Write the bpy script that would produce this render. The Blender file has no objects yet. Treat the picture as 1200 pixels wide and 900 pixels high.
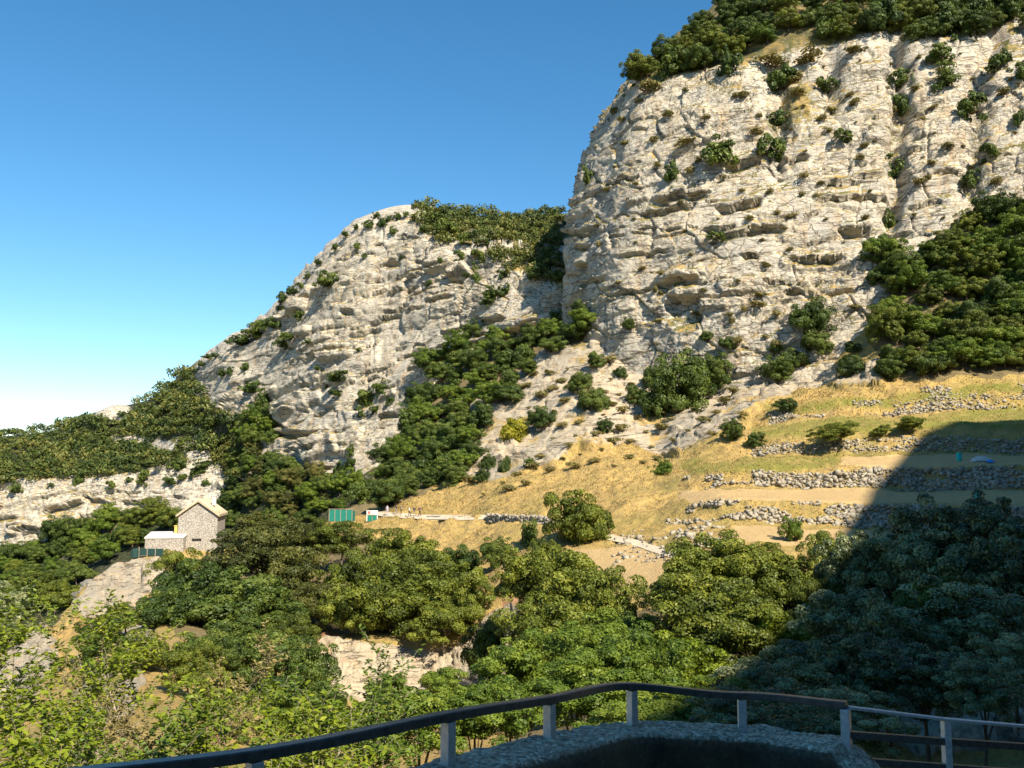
import bpy, math, random
import numpy as np
from mathutils import Vector, Matrix
def print(*a): pass                              # checks stay silent
random.seed(7); rng = np.random.default_rng(7)
sc = bpy.context.scene
COL = sc.collection
# ------------------------------------------------------------------ camera
F = 1040.0                                   # focal length in photo pixels (1200 wide)
PITCH = math.atan((550 - 450) / F)
cam = bpy.data.objects.new('camera', bpy.data.cameras.new('camera')); COL.objects.link(cam)
cam.data.sensor_width = 36; cam.data.lens = F / 1200 * 36
cam.data.clip_start = 0.05; cam.data.clip_end = 20000
cam.location = (0, 0, 0); cam.rotation_euler = (math.pi / 2 + PITCH, 0, 0)
sc.camera = cam
# ------------------------------------------------------------------ sky, sun, exposure
SUN_AZ, SUN_EL = math.radians(31), math.radians(42)      # azimuth: to the right of straight behind the camera
TO_SUN = np.array([math.sin(SUN_AZ) * math.cos(SUN_EL), -math.cos(SUN_AZ) * math.cos(SUN_EL), math.sin(SUN_EL)])
world = bpy.data.worlds.new('World'); sc.world = world; world.use_nodes = True
wn = world.node_tree; bg = wn.nodes['Background']
sky = wn.nodes.new('ShaderNodeTexSky'); sky.sky_type = 'NISHITA'; sky.sun_disc = False
sky.sun_elevation = SUN_EL; sky.sun_rotation = math.atan2(TO_SUN[0], TO_SUN[1])
sky.altitude = 900; sky.air_density = 1.1; sky.dust_density = 0.05; sky.ozone_density = 3.0
hs = wn.nodes.new('ShaderNodeHueSaturation'); hs.inputs['Saturation'].default_value = 1.27; hs.inputs['Hue'].default_value = .492
wn.links.new(sky.outputs[0], hs.inputs['Color']); wn.links.new(hs.outputs[0], bg.inputs[0]); bg.inputs[1].default_value = 0.080
sun = bpy.data.objects.new('sun', bpy.data.lights.new('sun', 'SUN')); COL.objects.link(sun)
sun.data.energy = 4.7; sun.data.angle = math.radians(0.55); sun.data.color = (1.0, 0.90, 0.74)
sun.rotation_euler = Vector(-TO_SUN).to_track_quat('-Z', 'Y').to_euler(); sun.location = (60, -60, 150)
vs = sc.view_settings
vs.view_transform = 'Standard'; vs.look = 'None'; vs.exposure = 1.1; vs.gamma = 1.0; vs.use_curve_mapping = False
sc.cycles.max_bounces = 6; sc.cycles.diffuse_bounces = 3; sc.cycles.transparent_max_bounces = 4

# ------------------------------------------------------------------ numeric helpers
cp, sp = math.cos(PITCH), math.sin(PITCH)
def ray(px, py):
    X = (np.asarray(px, float) - 600) / F; Y = (450 - np.asarray(py, float)) / F
    return X, cp - Y * sp, sp + Y * cp
def at(px, py, D):                            # point seen at photo pixel (px,py) whose distance ahead is D metres
    x, y, z = ray(px, py); t = np.asarray(D, float) / y
    return np.stack([x * t, y * t, z * t], -1)
def proj(P):
    x, y, z = P[..., 0], P[..., 1], P[..., 2]
    d = y * cp + z * sp; u = -y * sp + z * cp
    d = np.where(d < 0.05, 0.05, d)
    return 600 + F * x / d, 450 - F * u / d, d
M32 = 0xffffffff
def hsh(i, j=0, k=0, seed=0):
    n = (np.asarray(i, np.int64) * 374761393 + np.asarray(j, np.int64) * 668265263 + np.asarray(k, np.int64) * 1013904223 + seed * 69069 + 12345) & M32
    n = ((n ^ (n >> 13)) * 1274126177) & M32
    n = ((n ^ (n >> 15)) * 1103515245) & M32
    return ((n ^ (n >> 16)) & M32) / 4294967296.0
def vnoise(x, y, z, seed=0):                  # smooth value noise, -1..1
    xi, yi, zi = np.floor(x), np.floor(y), np.floor(z)
    fx, fy, fz = x - xi, y - yi, z - zi
    fx = fx * fx * fx * (fx * (fx * 6 - 15) + 10); fy = fy * fy * fy * (fy * (fy * 6 - 15) + 10); fz = fz * fz * fz * (fz * (fz * 6 - 15) + 10)
    xi, yi, zi = xi.astype(np.int64), yi.astype(np.int64), zi.astype(np.int64)
    r = 0
    for a in (0, 1):
        for b in (0, 1):
            for c in (0, 1):
                r = r + hsh(xi + a, yi + b, zi + c, seed) * (fx if a else 1 - fx) * (fy if b else 1 - fy) * (fz if c else 1 - fz)
    return r * 2 - 1
def fbm(x, y, z, oct=4, seed=0, gain=.5):
    r = 0; a = 1; n = 0
    for o in range(oct):
        r = r + a * vnoise(x, y, z, seed + o * 31); n += a; a *= gain
        x, y, z = x * 2.03 + 3.1, y * 2.03 + 1.7, z * 2.03 + 5.3
    return r / n * 1.5
def sstep(a, b, x):
    t = np.clip((x - a) / (b - a), 0, 1); return t * t * (3 - 2 * t)
def pchip(xk, yk, x):                         # monotone cubic through the control points
    xk = np.asarray(xk, float); yk = np.asarray(yk, float)
    h = np.diff(xk); d = np.diff(yk, axis=0) / h.reshape(-1, *([1] * (yk.ndim - 1)))
    m = np.zeros_like(yk); m[0] = d[0]; m[-1] = d[-1]
    hh = h.reshape(-1, *([1] * (yk.ndim - 1)))
    w1 = 2 * hh[1:] + hh[:-1]; w2 = hh[1:] + 2 * hh[:-1]
    same = d[1:] * d[:-1] > 0
    with np.errstate(divide='ignore', invalid='ignore'):
        hm = (w1 + w2) / (w1 / d[:-1] + w2 / d[1:])
    m[1:-1] = np.where(same, hm, 0)
    i = np.clip(np.searchsorted(xk, x) - 1, 0, len(xk) - 2)
    sh = (-1,) + (1,) * (yk.ndim - 1)
    t = ((x - xk[i]) / h[i]).reshape(sh); hi = h[i].reshape(sh)
    return (yk[i] * (1 + 2 * t) * (1 - t) ** 2 + m[i] * hi * t * (1 - t) ** 2 + yk[i + 1] * t * t * (3 - 2 * t) + m[i + 1] * hi * t * t * (t - 1))
def inpoly(px, py, poly):
    px = np.asarray(px, float); py = np.asarray(py, float)
    r = np.zeros(px.shape, bool); n = len(poly)
    for k in range(n):
        x0, y0 = poly[k]; x1, y1 = poly[(k + 1) % n]
        if y0 == y1: continue
        c = ((y0 > py) != (y1 > py)) & (px < (x1 - x0) * (py - y0) / (y1 - y0) + x0)
        r ^= c
    return r
def grid_normals(G):
    du = np.gradient(G, axis=1); dv = np.gradient(G, axis=0)
    n = np.cross(du, dv); n /= np.maximum(np.linalg.norm(n, axis=-1, keepdims=True), 1e-9)
    return n
def mesh_from(name, V, Q, mat=None, smooth=False, attrs=None):
    me = bpy.data.meshes.new(name); V = np.asarray(V, np.float32); Q = np.asarray(Q, np.int32)
    k = Q.shape[1]
    me.vertices.add(len(V)); me.vertices.foreach_set('co', V.ravel())
    me.loops.add(Q.size); me.loops.foreach_set('vertex_index', Q.ravel())
    me.polygons.add(len(Q)); me.polygons.foreach_set('loop_start', np.arange(0, Q.size, k, dtype=np.int32))
    me.polygons.foreach_set('loop_total', np.full(len(Q), k, np.int32))
    me.update(calc_edges=True)
    if smooth: me.polygons.foreach_set('use_smooth', np.ones(len(Q), bool))
    for an, arr in (attrs or {}).items():
        at_ = me.attributes.new(an, 'FLOAT', 'POINT'); at_.data.foreach_set('value', np.asarray(arr, np.float32).ravel())
    if mat: me.materials.append(mat)
    return me
def grid_quads(nv, nu):
    i = np.arange(nv * nu).reshape(nv, nu)
    return np.stack([i[:-1, :-1], i[:-1, 1:], i[1:, 1:], i[1:, :-1]], -1).reshape(-1, 4)
def link(name, me, parent=None, loc=None, rot=None, scale=None):
    o = bpy.data.objects.new(name, me); COL.objects.link(o)
    if parent: o.parent = parent
    if loc is not None: o.location = loc
    if rot is not None: o.rotation_euler = rot
    if scale is not None: o.scale = scale
    return o
def tag(o, label, cat, group=None):
    o['label'] = label; o['category'] = cat
    if group: o['group'] = group
    return o
def struct(o, label=None):
    o['kind'] = 'structure'
    if label: o['label'] = label
    return o
class MB:                                     # collects simple solids into one mesh
    def __init__(s): s.V = []; s.Fc = []
    def add(s, V, Fc):
        b = len(s.V); s.V += [tuple(v) for v in V]; s.Fc += [tuple(i + b for i in f) for f in Fc]
    def box(s, c, d, R=None):
        c = Vector(c); vs_ = []
        for z in (-1, 1):
            for y in (-1, 1):
                for x in (-1, 1):
                    v = Vector((x * d[0] / 2, y * d[1] / 2, z * d[2] / 2))
                    if R: v = R @ v
                    vs_.append(c + v)
        s.add(vs_, [(0, 2, 3, 1), (4, 5, 7, 6), (0, 1, 5, 4), (1, 3, 7, 5), (3, 2, 6, 7), (2, 0, 4, 6)])
    def tube(s, pts, rad, n=6, cap=True):
        pts = [Vector(p) for p in pts]; rings = []
        for i, p in enumerate(pts):
            t = (pts[min(i + 1, len(pts) - 1)] - pts[max(i - 1, 0)]).normalized()
            a = t.cross(Vector((0.3, 0.9, 0.2))); a = (a if a.length > .05 else t.cross(Vector((1, 0, 0)))).normalized(); b = t.cross(a)
            r = rad[i] if hasattr(rad, '__len__') else rad
            rings.append([p + (a * math.cos(q) + b * math.sin(q)) * r for q in [2 * math.pi * k / n for k in range(n)]])
        V = [v for r in rings for v in r]; Fc = []
        for i in range(len(pts) - 1):
            for k in range(n): Fc.append((i * n + k, i * n + (k + 1) % n, (i + 1) * n + (k + 1) % n, (i + 1) * n + k))
        if cap: Fc.append(tuple(range(n))[::-1]); Fc.append(tuple((len(pts) - 1) * n + k for k in range(n)))
        s.add(V, Fc)
    def mesh(s, name, mat, smooth=False, bevel=0):
        me = bpy.data.meshes.new(name); me.from_pydata(s.V, [], s.Fc); me.update(); me.materials.append(mat)
        if bevel:
            import bmesh
            bm = bmesh.new(); bm.from_mesh(me)
            bmesh.ops.bevel(bm, geom=bm.edges[:], offset=bevel, segments=2, affect='EDGES', profile=.5); bm.to_mesh(me); bm.free()
        if smooth: me.polygons.foreach_set('use_smooth', [True] * len(me.polygons))
        return me

# ------------------------------------------------------------------ materials
class NT:
    def __init__(s, name):
        s.m = bpy.data.materials.new(name); s.m.use_nodes = True; s.t = s.m.node_tree
        s.b = s.t.nodes['Principled BSDF']; s.out = s.t.nodes['Material Output']; s.b.inputs['Roughness'].default_value = .9
        s.b.inputs['Specular IOR Level'].default_value = .25
    def n(s, typ, **kw):
        o = s.t.nodes.new(typ)
        for k, v in kw.items():
            if k.startswith('_'): setattr(o, k[1:], v)
            else:
                key = k.replace('__', ' ')
                if hasattr(v, 'is_output') : s.t.links.new(v, o.inputs[key])
                else: o.inputs[key].default_value = v
        return o
    def l(s, a, b): s.t.links.new(a, b)
    def pos(s, sx=1, sy=1, sz=1, rot=(0, 0, 0)):
        g = s.n('ShaderNodeNewGeometry'); mp = s.n('ShaderNodeMapping'); s.l(g.outputs['Position'], mp.inputs[0])
        mp.inputs['Scale'].default_value = (sx, sy, sz); mp.inputs['Rotation'].default_value = rot; return mp.outputs[0]
    def noise(s, vec, scale, detail=4, rough=.55, dist=0):
        o = s.n('ShaderNodeTexNoise', Scale=scale, Detail=detail, Roughness=rough, Distortion=dist); s.l(vec, o.inputs['Vector']); return o.outputs[0]
    def ramp(s, fac, stops):
        r = s.n('ShaderNodeValToRGB'); s.l(fac, r.inputs[0]); e = r.color_ramp.elements
        while len(e) < len(stops): e.new(.5)
        for k, (p, c) in enumerate(stops):
            e[k].position = p; e[k].color = (c, c, c, 1) if not hasattr(c, '__len__') else (*c, 1)
        return r.outputs[0]
    def mix(s, fac, a, b, mode='MIX'):
        o = s.n('ShaderNodeMix', _data_type='RGBA', _blend_type=mode)
        for sock, v in ((o.inputs[0], fac), (o.inputs[6], a), (o.inputs[7], b)):
            if hasattr(v, 'is_output'): s.l(v, sock)
            else: sock.default_value = v if not hasattr(v, '__len__') else (*v, 1)
        return o.outputs[2]
    def math(s, op, a, b=0.0, clamp=False):
        o = s.n('ShaderNodeMath', _operation=op, _use_clamp=clamp)
        for sock, v in ((o.inputs[0], a), (o.inputs[1], b)):
            if hasattr(v, 'is_output'): s.l(v, sock)
            else: sock.default_value = v
        return o.outputs[0]
    def attr(s, name):
        return s.n('ShaderNodeAttribute', _attribute_name=name).outputs['Fac']
    def bump(s, h, strength=.5, dist=.1, prev=None):
        o = s.n('ShaderNodeBump', Strength=strength, Distance=dist); s.l(h, o.inputs['Height'])
        if prev: s.l(prev, o.inputs['Normal'])
        return o.outputs[0]
    def done(s, col, normal=None, rough=None):
        if hasattr(col, 'is_output'): s.l(col, s.b.inputs['Base Color'])
        else: s.b.inputs['Base Color'].default_value = (*col, 1)
        if normal: s.l(normal, s.b.inputs['Normal'])
        if rough is not None: s.b.inputs['Roughness'].default_value = rough
        return s.m
def rock_colour(t):
    p = t.pos()
    big = t.noise(p, .035, 5, .6, .4); mid = t.noise(p, .16, 6, .6)
    streak = t.noise(t.pos(.55, .55, .045), 1, 5, .6, .3)
    bed = t.noise(t.pos(.05, .05, 1.0, (.05, .06, 0)), 1.1, 6, .65, .2)
    fine = t.noise(p, 1.7, 6, .7)
    c = t.ramp(big, [(.30, (.44, .41, .35)), (.50, (.57, .515, .41)), (.70, (.62, .54, .41))])
    c = t.mix(t.ramp(mid, [(.50, 0), (.68, .6)]), c, (.44, .42, .375))
    c = t.mix(t.ramp(streak, [(.51, 0), (.66, .6)]), c, (.53, .37, .21))
    c = t.mix(t.ramp(streak, [(.28, .55), (.42, 0)]), c, (.27, .25, .225))
    c = t.mix(t.ramp(bed, [(.32, .35), (.44, 0)]), c, (.27, .235, .19))
    part = t.ramp(t.noise(t.pos(.035, .035, .42, (.10, .12, 0)), 1.3, 4, .6, .35), [(.470, 0), (.492, 1), (.508, 1), (.530, 0)])
    part2 = t.ramp(t.noise(t.pos(.10, .10, .9, (.12, .14, 0)), 1.3, 3, .6, .3), [(.475, 0), (.495, 1), (.505, 1), (.525, 0)])
    joint = t.ramp(t.noise(t.pos(.45, .45, .05), 1.0, 4, .6, .5), [(.485, 0), (.498, 1), (.502, 1), (.515, 0)])
    msk = t.ramp(t.noise(p, .22, 4, .7), [(.44, 0), (.56, 1)]); msk2 = t.ramp(t.noise(t.pos(1.1, .9, 1.2), .3, 4, .7), [(.48, 0), (.58, 1)])
    c = t.mix(t.math('MULTIPLY', part, msk), c, (.15, .13, .10)); c = t.mix(t.math('MULTIPLY', part2, msk2), c, (.17, .145, .115))
    c = t.mix(t.math('MULTIPLY', t.math('MULTIPLY', joint, msk2), .8), c, (.19, .165, .13))
    c = t.mix(t.ramp(fine, [(.30, .5), (.42, 0)]), c, (.23, .205, .165))
    c = t.mix(t.ramp(fine, [(.60, 0), (.80, .45)]), c, (.66, .60, .50))
    return c, fine, bed, mid
def dry_colour(t):
    p = t.pos()
    a = t.noise(p, .11, 5, .6, .5); b = t.noise(p, .9, 5, .7); f = t.noise(p, 5.0, 4, .7)
    g = t.ramp(a, [(.30, (.42, .285, .095)), (.48, (.50, .34, .115)), (.60, (.37, .275, .085)), (.72, (.23, .205, .06))])
    g = t.mix(t.ramp(b, [(.40, .6), (.52, 0)]), g, (.25, .185, .095))
    g = t.mix(t.ramp(b, [(.58, 0), (.74, .6)]), g, (.55, .415, .20))
    g = t.mix(t.ramp(f, [(.35, .55), (.48, 0)]), g, (.24, .18, .08))
    return g, f, b
def mat_cliff():
    t = NT('limestone_cliff'); c, fine, bed, mid = rock_colour(t)
    g, gf, gb = dry_colour(t)
    g = t.mix(t.ramp(t.noise(t.pos(), .35, 4), [(.42, 0), (.56, .85)]), g, (.11, .115, .04))
    veg = t.ramp(t.math('ADD', t.attr('veg'), t.math('MULTIPLY', t.math('SUBTRACT', t.noise(t.pos(), .8, 5, .7), .5), .9)), [(.44, 0), (.56, 1)])
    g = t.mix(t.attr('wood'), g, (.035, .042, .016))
    c = t.mix(veg, c, g)
    vo = t.n('ShaderNodeTexVoronoi', _feature='DISTANCE_TO_EDGE', Scale=.55); wv = t.n('ShaderNodeVectorMath', _operation='MULTIPLY_ADD'); t.l(t.n('ShaderNodeTexNoise', Scale=.9, Detail=3).outputs[1], wv.inputs[0]); wv.inputs[1].default_value = (1.2, 1.2, 1.2); t.l(t.pos(.6, .6, 1.5, (.08, .1, 0)), wv.inputs[2]); t.l(wv.outputs[0], vo.inputs['Vector'])
    ck = t.math('MULTIPLY', t.ramp(vo.outputs[0], [(.012, 1), (.05, 0)]), t.ramp(mid, [(.40, 0), (.55, .8)]))
    c = t.mix(ck, c, (.20, .175, .14))
    n = t.bump(fine, .8, .6); n = t.bump(ck, .7, -.4, n); n = t.bump(t.noise(t.pos(1, 1, 2.2), 4.5, 4, .7), .6, .2, n)
    return t.done(c, n, .95)
def mat_hill():
    t = NT('dry_hillside'); c, fine, bed, mid = rock_colour(t); g, gf, gb = dry_colour(t)
    p = t.pos()
    g = t.mix(t.math('MULTIPLY', t.attr('green'), t.ramp(t.noise(p, .6, 4), [(.34, .3), (.52, 1)])), g, (.22, .21, .045))
    dirt = t.mix(t.noise(p, .7, 5, .7), (.46, .31, .14), (.59, .42, .20))
    nz = t.math('MULTIPLY', t.math('SUBTRACT', t.noise(p, .7, 6, .7), .5), .8)
    def m(a): return t.ramp(t.math('ADD', t.attr(a), nz), [(.42, 0), (.58, 1)])
    g = t.mix(m('dirt'), g, dirt)
    g = t.mix(m('red'), g, t.mix(t.noise(p, 1.2, 5), (.33, .175, .085), (.46, .28, .15)))
    c = t.mix(1, c, (.84, .79, .71), 'MULTIPLY')
    g = t.mix(m('rock'), g, c)
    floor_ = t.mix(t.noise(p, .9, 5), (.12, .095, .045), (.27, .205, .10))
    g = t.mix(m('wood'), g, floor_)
    n = t.bump(t.math('ADD', fine, gf), .8, .35)
    return t.done(g, n, .95)
def mat_leaf(name, stops, trans=.3, spec=.3, rough=.55, var=.35):
    t = NT(name); oi = t.n('ShaderNodeObjectInfo').outputs['Random']
    v = t.math('ADD', t.math('MULTIPLY', t.attr('tone'), 1 - var), t.math('MULTIPLY', oi, var), True)
    c = t.ramp(v, stops)
    t.l(c, t.b.inputs['Base Color']); t.b.inputs['Roughness'].default_value = rough; t.b.inputs['Specular IOR Level'].default_value = spec
    tr = t.n('ShaderNodeBsdfTranslucent'); t.l(t.mix(1, c, (1.0, 1.0, .45), 'MULTIPLY'), tr.inputs[0])
    mx = t.n('ShaderNodeMixShader'); mx.inputs[0].default_value = trans
    t.l(t.b.outputs[0], mx.inputs[1]); t.l(tr.outputs[0], mx.inputs[2]); t.l(mx.outputs[0], t.out.inputs[0]); return t.m
def mat_plain(name, col, rough=.8, metal=0, ns=8, var=.25, bump=.2, bd=.01):
    t = NT(name); f = t.noise(t.pos(), ns, 5, .65)
    c = t.mix(t.ramp(f, [(.3, 0), (.7, 1)]), tuple(x * (1 - var) for x in col), tuple(min(1, x * (1 + var)) for x in col))
    t.b.inputs['Metallic'].default_value = metal
    return t.done(c, t.bump(f, bump, bd), rough)
def mat_stone(name, a, b, cell=3.0, dark=(.10, .085, .065)):
    t = NT(name); p = t.pos()
    vo = t.n('ShaderNodeTexVoronoi', _feature='DISTANCE_TO_EDGE', Scale=cell); t.l(p, vo.inputs['Vector'])
    vc = t.n('ShaderNodeTexVoronoi', Scale=cell); t.l(p, vc.inputs['Vector'])
    c = t.mix(t.ramp(t.noise(vc.outputs['Color'], 3, 1), [(.3, 0), (.7, 1)]), a, b)
    c = t.mix(t.ramp(vo.outputs[0], [(.02, 1), (.10, 0)]), c, dark)
    c = t.mix(t.ramp(t.noise(p, 9, 5, .7), [(.35, .5), (.5, 0)]), c, dark)
    return t.done(c, t.bump(t.ramp(vo.outputs[0], [(0, 0), (.12, 1)]), .8, .06), .95)
def mat_concrete():
    t = NT('pebble_concrete'); p = t.pos()
    vo = t.n('ShaderNodeTexVoronoi', Scale=62.0); t.l(p, vo.inputs['Vector'])
    f = t.noise(p, 26, 6, .7); big = t.noise(p, 3.0, 5, .6)
    sepn = t.n('ShaderNodeSeparateColor'); t.l(vo.outputs['Color'], sepn.inputs[0])
    c = t.ramp(sepn.outputs[0], [(0, (.22, .185, .13)), (.45, (.46, .385, .27)), (.8, (.66, .55, .40)), (.97, (.84, .74, .57))])
    c = t.mix(t.ramp(f, [(.35, .7), (.55, 0)]), c, (.16, .14, .11))
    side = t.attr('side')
    mossy_shade = t.mix(t.ramp(big, [(.35, 0), (.65, 1)]), (.035, .030, .022), (.10, .075, .042))  # deep shade of the inner face painted in as dark mossy brown
    c = t.mix(t.math('MULTIPLY', side, t.ramp(t.noise(p, 7, 5, .7), [(.25, 1.0), (.8, .88)])), c, mossy_shade)
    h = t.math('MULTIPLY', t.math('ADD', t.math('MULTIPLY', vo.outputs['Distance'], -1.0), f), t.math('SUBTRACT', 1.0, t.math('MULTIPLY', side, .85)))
    return t.done(c, t.bump(h, 1.0, .012), .95)
MAT = {}
MAT['cliff'] = mat_cliff(); MAT['hill'] = mat_hill()
MAT['oak'] = mat_leaf('holm_oak_leaves', [(0, (0.016, 0.034, 0.006)), (.4, (0.051, 0.084, 0.012)), (.8, (0.120, 0.156, 0.022)), (1, (0.194, 0.216, 0.040))], .15)
MAT['olive'] = mat_leaf('olive_oak_leaves', [(0, (0.024, 0.038, 0.005)), (.4, (0.092, 0.118, 0.012)), (.8, (0.184, 0.206, 0.022)), (.97, (0.270, 0.268, 0.043)), (1, (0.367, 0.246, 0.085))], .15)
MAT['lime'] = mat_leaf('lime_leaves', [(0, (.05, .08, .008)), (.4, (.15, .21, .014)), (.8, (.28, .32, .022)), (1, (.38, .38, .04))], .35)
MAT['fresh'] = mat_leaf('fresh_leaves', [(0, (0.026, 0.055, 0.007)), (.4, (0.084, 0.136, 0.014)), (.8, (0.168, 0.224, 0.022)), (1, (0.252, 0.276, 0.040))], .22)
MAT['shade'] = mat_leaf('shade_brightened_leaves', [(0, (.02, .034, .010)), (.35, (.09, .12, .04)), (.7, (.27, .30, .12)), (1, (.44, .43, .23))], .10, .5, .42)  # oak leaves for the shaded corner, colour brightened to offset the shade
MAT['far'] = mat_leaf('scrub_leaves', [(0, (0.021, 0.039, 0.008)), (.4, (0.057, 0.085, 0.016)), (.75, (0.109, 0.129, 0.023)), (1, (0.184, 0.172, 0.040))], .15, var=.05)
MAT['rust'] = mat_leaf('rusty_leaves', [(0, (0.024, 0.033, 0.007)), (.4, (0.073, 0.083, 0.015)), (.8, (0.146, 0.143, 0.029)), (1, (0.244, 0.172, 0.057))], .15)
MAT['tuft'] = mat_leaf('dry_tuft_leaves', [(0, (.075, .075, .02)), (.4, (.17, .15, .045)), (.8, (.27, .22, .075)), (1, (.36, .27, .11))], .2)
MAT['yellow'] = mat_leaf('yellow_broom_leaves', [(0, (.12, .13, .012)), (.5, (.27, .26, .02)), (1, (.42, .37, .03))], .3)
MAT['grass'] = mat_leaf('dry_grass_blades', [(0, (.22, .15, .05)), (.4, (.40, .28, .095)), (.8, (.51, .365, .14)), (1, (.32, .29, .07))], .25)
MAT['bark'] = mat_plain('grey_bark', (.12, .095, .07), .95, 0, 12, .4, .6, .02)
MAT['palebark'] = mat_plain('pale_bark', (.30, .25, .19), .95, 0, 18, .3, .6, .01)
MAT['stonewall'] = mat_plain('rubble_stone', (.31, .275, .215), .95, 0, 1.5, .45, .5, .03)
MAT['house'] = mat_stone('house_stone', (.48, .44, .38), (.33, .30, .265), 3.0, (.22, .195, .16))
MAT['tile'] = mat_plain('clay_tile', (.46, .37, .25), .9, 0, 3, .25, .4, .03)
MAT['whitecap'] = mat_plain('white_render', (.58, .55, .49), .9, 0, 2, .12)
MAT['ochre'] = mat_plain('ochre_render', (.60, .42, .12), .9)
MAT['dark'] = mat_plain('dark_opening', (.03, .028, .025), .9)
MAT['netgreen'] = mat_plain('green_netting', (.015, .17, .125), .8, 0, 2.5, .2)
MAT['timber'] = mat_plain('weathered_timber', (.32, .26, .19), .9, 0, 6)
MAT['white'] = mat_plain('white_paint', (.72, .70, .66), .7)
MAT['redprint'] = mat_plain('red_print', (.45, .16, .12), .8)
MAT['tank'] = mat_plain('green_tank', (.018, .05, .045), .6)
MAT['teal'] = mat_plain('teal_plastic', (.0, .42, .40), .45, 0, 3, .12, .05)
MAT['blue'] = mat_plain('blue_tarp', (.03, .24, .62), .5, 0, 4)
MAT['sheet'] = mat_plain('pale_sheet', (.50, .48, .42), .8, 0, 3)
MAT['rail'] = mat_plain('dark_rail_paint', (.10, .092, .082), .36, .2, 30, .35, .12, .002)
MAT['galv'] = mat_plain('galvanised_steel', (.56, .56, .55), .45, .3, 40, .2, .08, .002)
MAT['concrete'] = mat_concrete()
MAT['skin'] = mat_plain('skin', (.45, .28, .19), .6)

# ------------------------------------------------------------------ rock relief
def beds(b, s, T, L, seed):
    bb = b / T; bb = bb + .38 * vnoise(bb * .8, bb * 0 + seed, bb * 0, seed)
    i = np.floor(bb); f = bb - i
    Li = L * (.5 + 1.1 * hsh(i, 3, 0, seed))
    t = s / Li + hsh(i, 7, 0, seed) * 17 + .25 * vnoise(s / L * 1.7, bb * .7, s * 0, seed + 5)
    j = np.floor(t); g = t - j
    a = hsh(i, j, 0, seed + 11)
    prof = .25 + .75 * sstep(0.0, .35, f)                     # foot of each bed undercut
    crack = np.exp(-(np.minimum(g, 1 - g) * Li / (.10 * T)) ** 2)
    return a * a * prof * 1.3 - .35 * crack * hsh(i, j, 1, seed + 4)
def facets(s, b, ls, lb, seed):                # angular blocks: planar tilted cells and the cracks between them
    u = s / ls + .35 * vnoise(s / ls * .7, b / lb * .7, s * 0, seed); v = b / lb
    ui = np.floor(u); vi = np.floor(v); d1 = np.full(u.shape, 9.); d2 = d1.copy(); val = np.zeros(u.shape)
    for i in (-1, 0, 1):
        for j in (-1, 0, 1):
            ci, cj = ui + i, vi + j
            dx = u - (ci + .1 + .8 * hsh(ci, cj, 1, seed)); dy = v - (cj + .1 + .8 * hsh(ci, cj, 2, seed))
            d = (np.abs(dx) ** 3 + np.abs(dy) ** 3) ** (1 / 3)
            w = (hsh(ci, cj, 3, seed) - .5) * 1.3 + (hsh(ci, cj, 4, seed) - .5) * 1.1 * dx + (hsh(ci, cj, 5, seed) - .35) * 1.2 * dy
            near = d < d1; val = np.where(near, w, val); d2 = np.where(near, d1, np.minimum(d2, d)); d1 = np.where(near, d, d1)
    return val, d2 - d1
def rock_relief(P, s, seed, dip=.0, amp=1.0, smoothpatch=.5, ribs=1.0, blk=1.0, bedk=1.0):
    x, y, z = P[..., 0], P[..., 1], P[..., 2]
    w = fbm(x / 30, y / 30, z / 30, 3, seed + 1)
    b = z - dip * s + 3.0 * w + .35 * vnoise(x / 5, y / 5, z / 5, seed + 2)
    m1 = sstep(-.5, .45, fbm(x / 34, y / 34, z / 22, 2, seed + 3))
    m2 = sstep(-.3, .4, fbm(x / 17, y / 17, z / 11, 2, seed + 4)) * (1 - smoothpatch) + smoothpatch * .4
    d = ribs * (3.0 * vnoise(s / 24, z / 75, s * 0, seed + 6) + 1.2 * vnoise(s / 9, z / 34, s * 0 + 4, seed + 7))
    f1, e1 = facets(s, b, 15, 9, seed + 70); f2, e2 = facets(s, b, 5.2, 2.5, seed + 71); f3, e3 = facets(s, b, 1.9, .95, seed + 72)
    d = d + blk * (1.05 * f1 + .5 * f2 * (.3 + .7 * m2) + .36 * f3 * (.3 + .7 * m2))
    d = d - 1.0 * np.exp(-(e1 / .025) ** 2) - .6 * np.exp(-(e2 / .05) ** 2) * m2 - .35 * np.exp(-(e3 / .10) ** 2) * m2
    d = d + bedk * 1.1 * (beds(b, s, 10.5, 26, seed + 20) - .4) * m1
    d = d + (bedk * 1.6 - .3) * (beds(b * 1.0 + 3, s, 3.6, 11, seed + 30) ** 3 * 1.1) * (.25 + .75 * m2)
    d = d + .55 * (beds(b + 1.1, s, 1.45, 4.6, seed + 40) - .4) * m2
    d = d + .30 * fbm(x / 2.6, y / 2.6, z / 1.9, 3, seed + 60, .6)
    return d * amp
def overhangs(px, py, lst):
    d = np.zeros(px.shape)
    for (cx, top, w, h, dep, *sl) in lst:
        slope = sl[0] if sl else 0
        k = np.nonzero((np.abs(px - cx) < w * .6) & (np.abs(py - top) < h * 2 + abs(slope) * w))
        x, y = px[k], py[k]; dep = dep * .7
        jig = 2.0 * vnoise(x / 9, y * 0, y * 0, int(cx))
        t = (y - (top - slope * (x - cx)) + jig) / (h * .8)
        e = 1 - sstep(.55, 1.0, np.abs(x - cx) / (w / 2) + .12 * vnoise(x / 6, y / 6, y * 0, int(top)))
        d[k] += -dep * e * np.where(t < 0, 0, np.where(t < 1, (1 - t) ** .8, 0)) * sstep(0, .06, t) + .25 * dep * e * np.exp(-((t + .3) / .3) ** 2)
    return d
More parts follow.
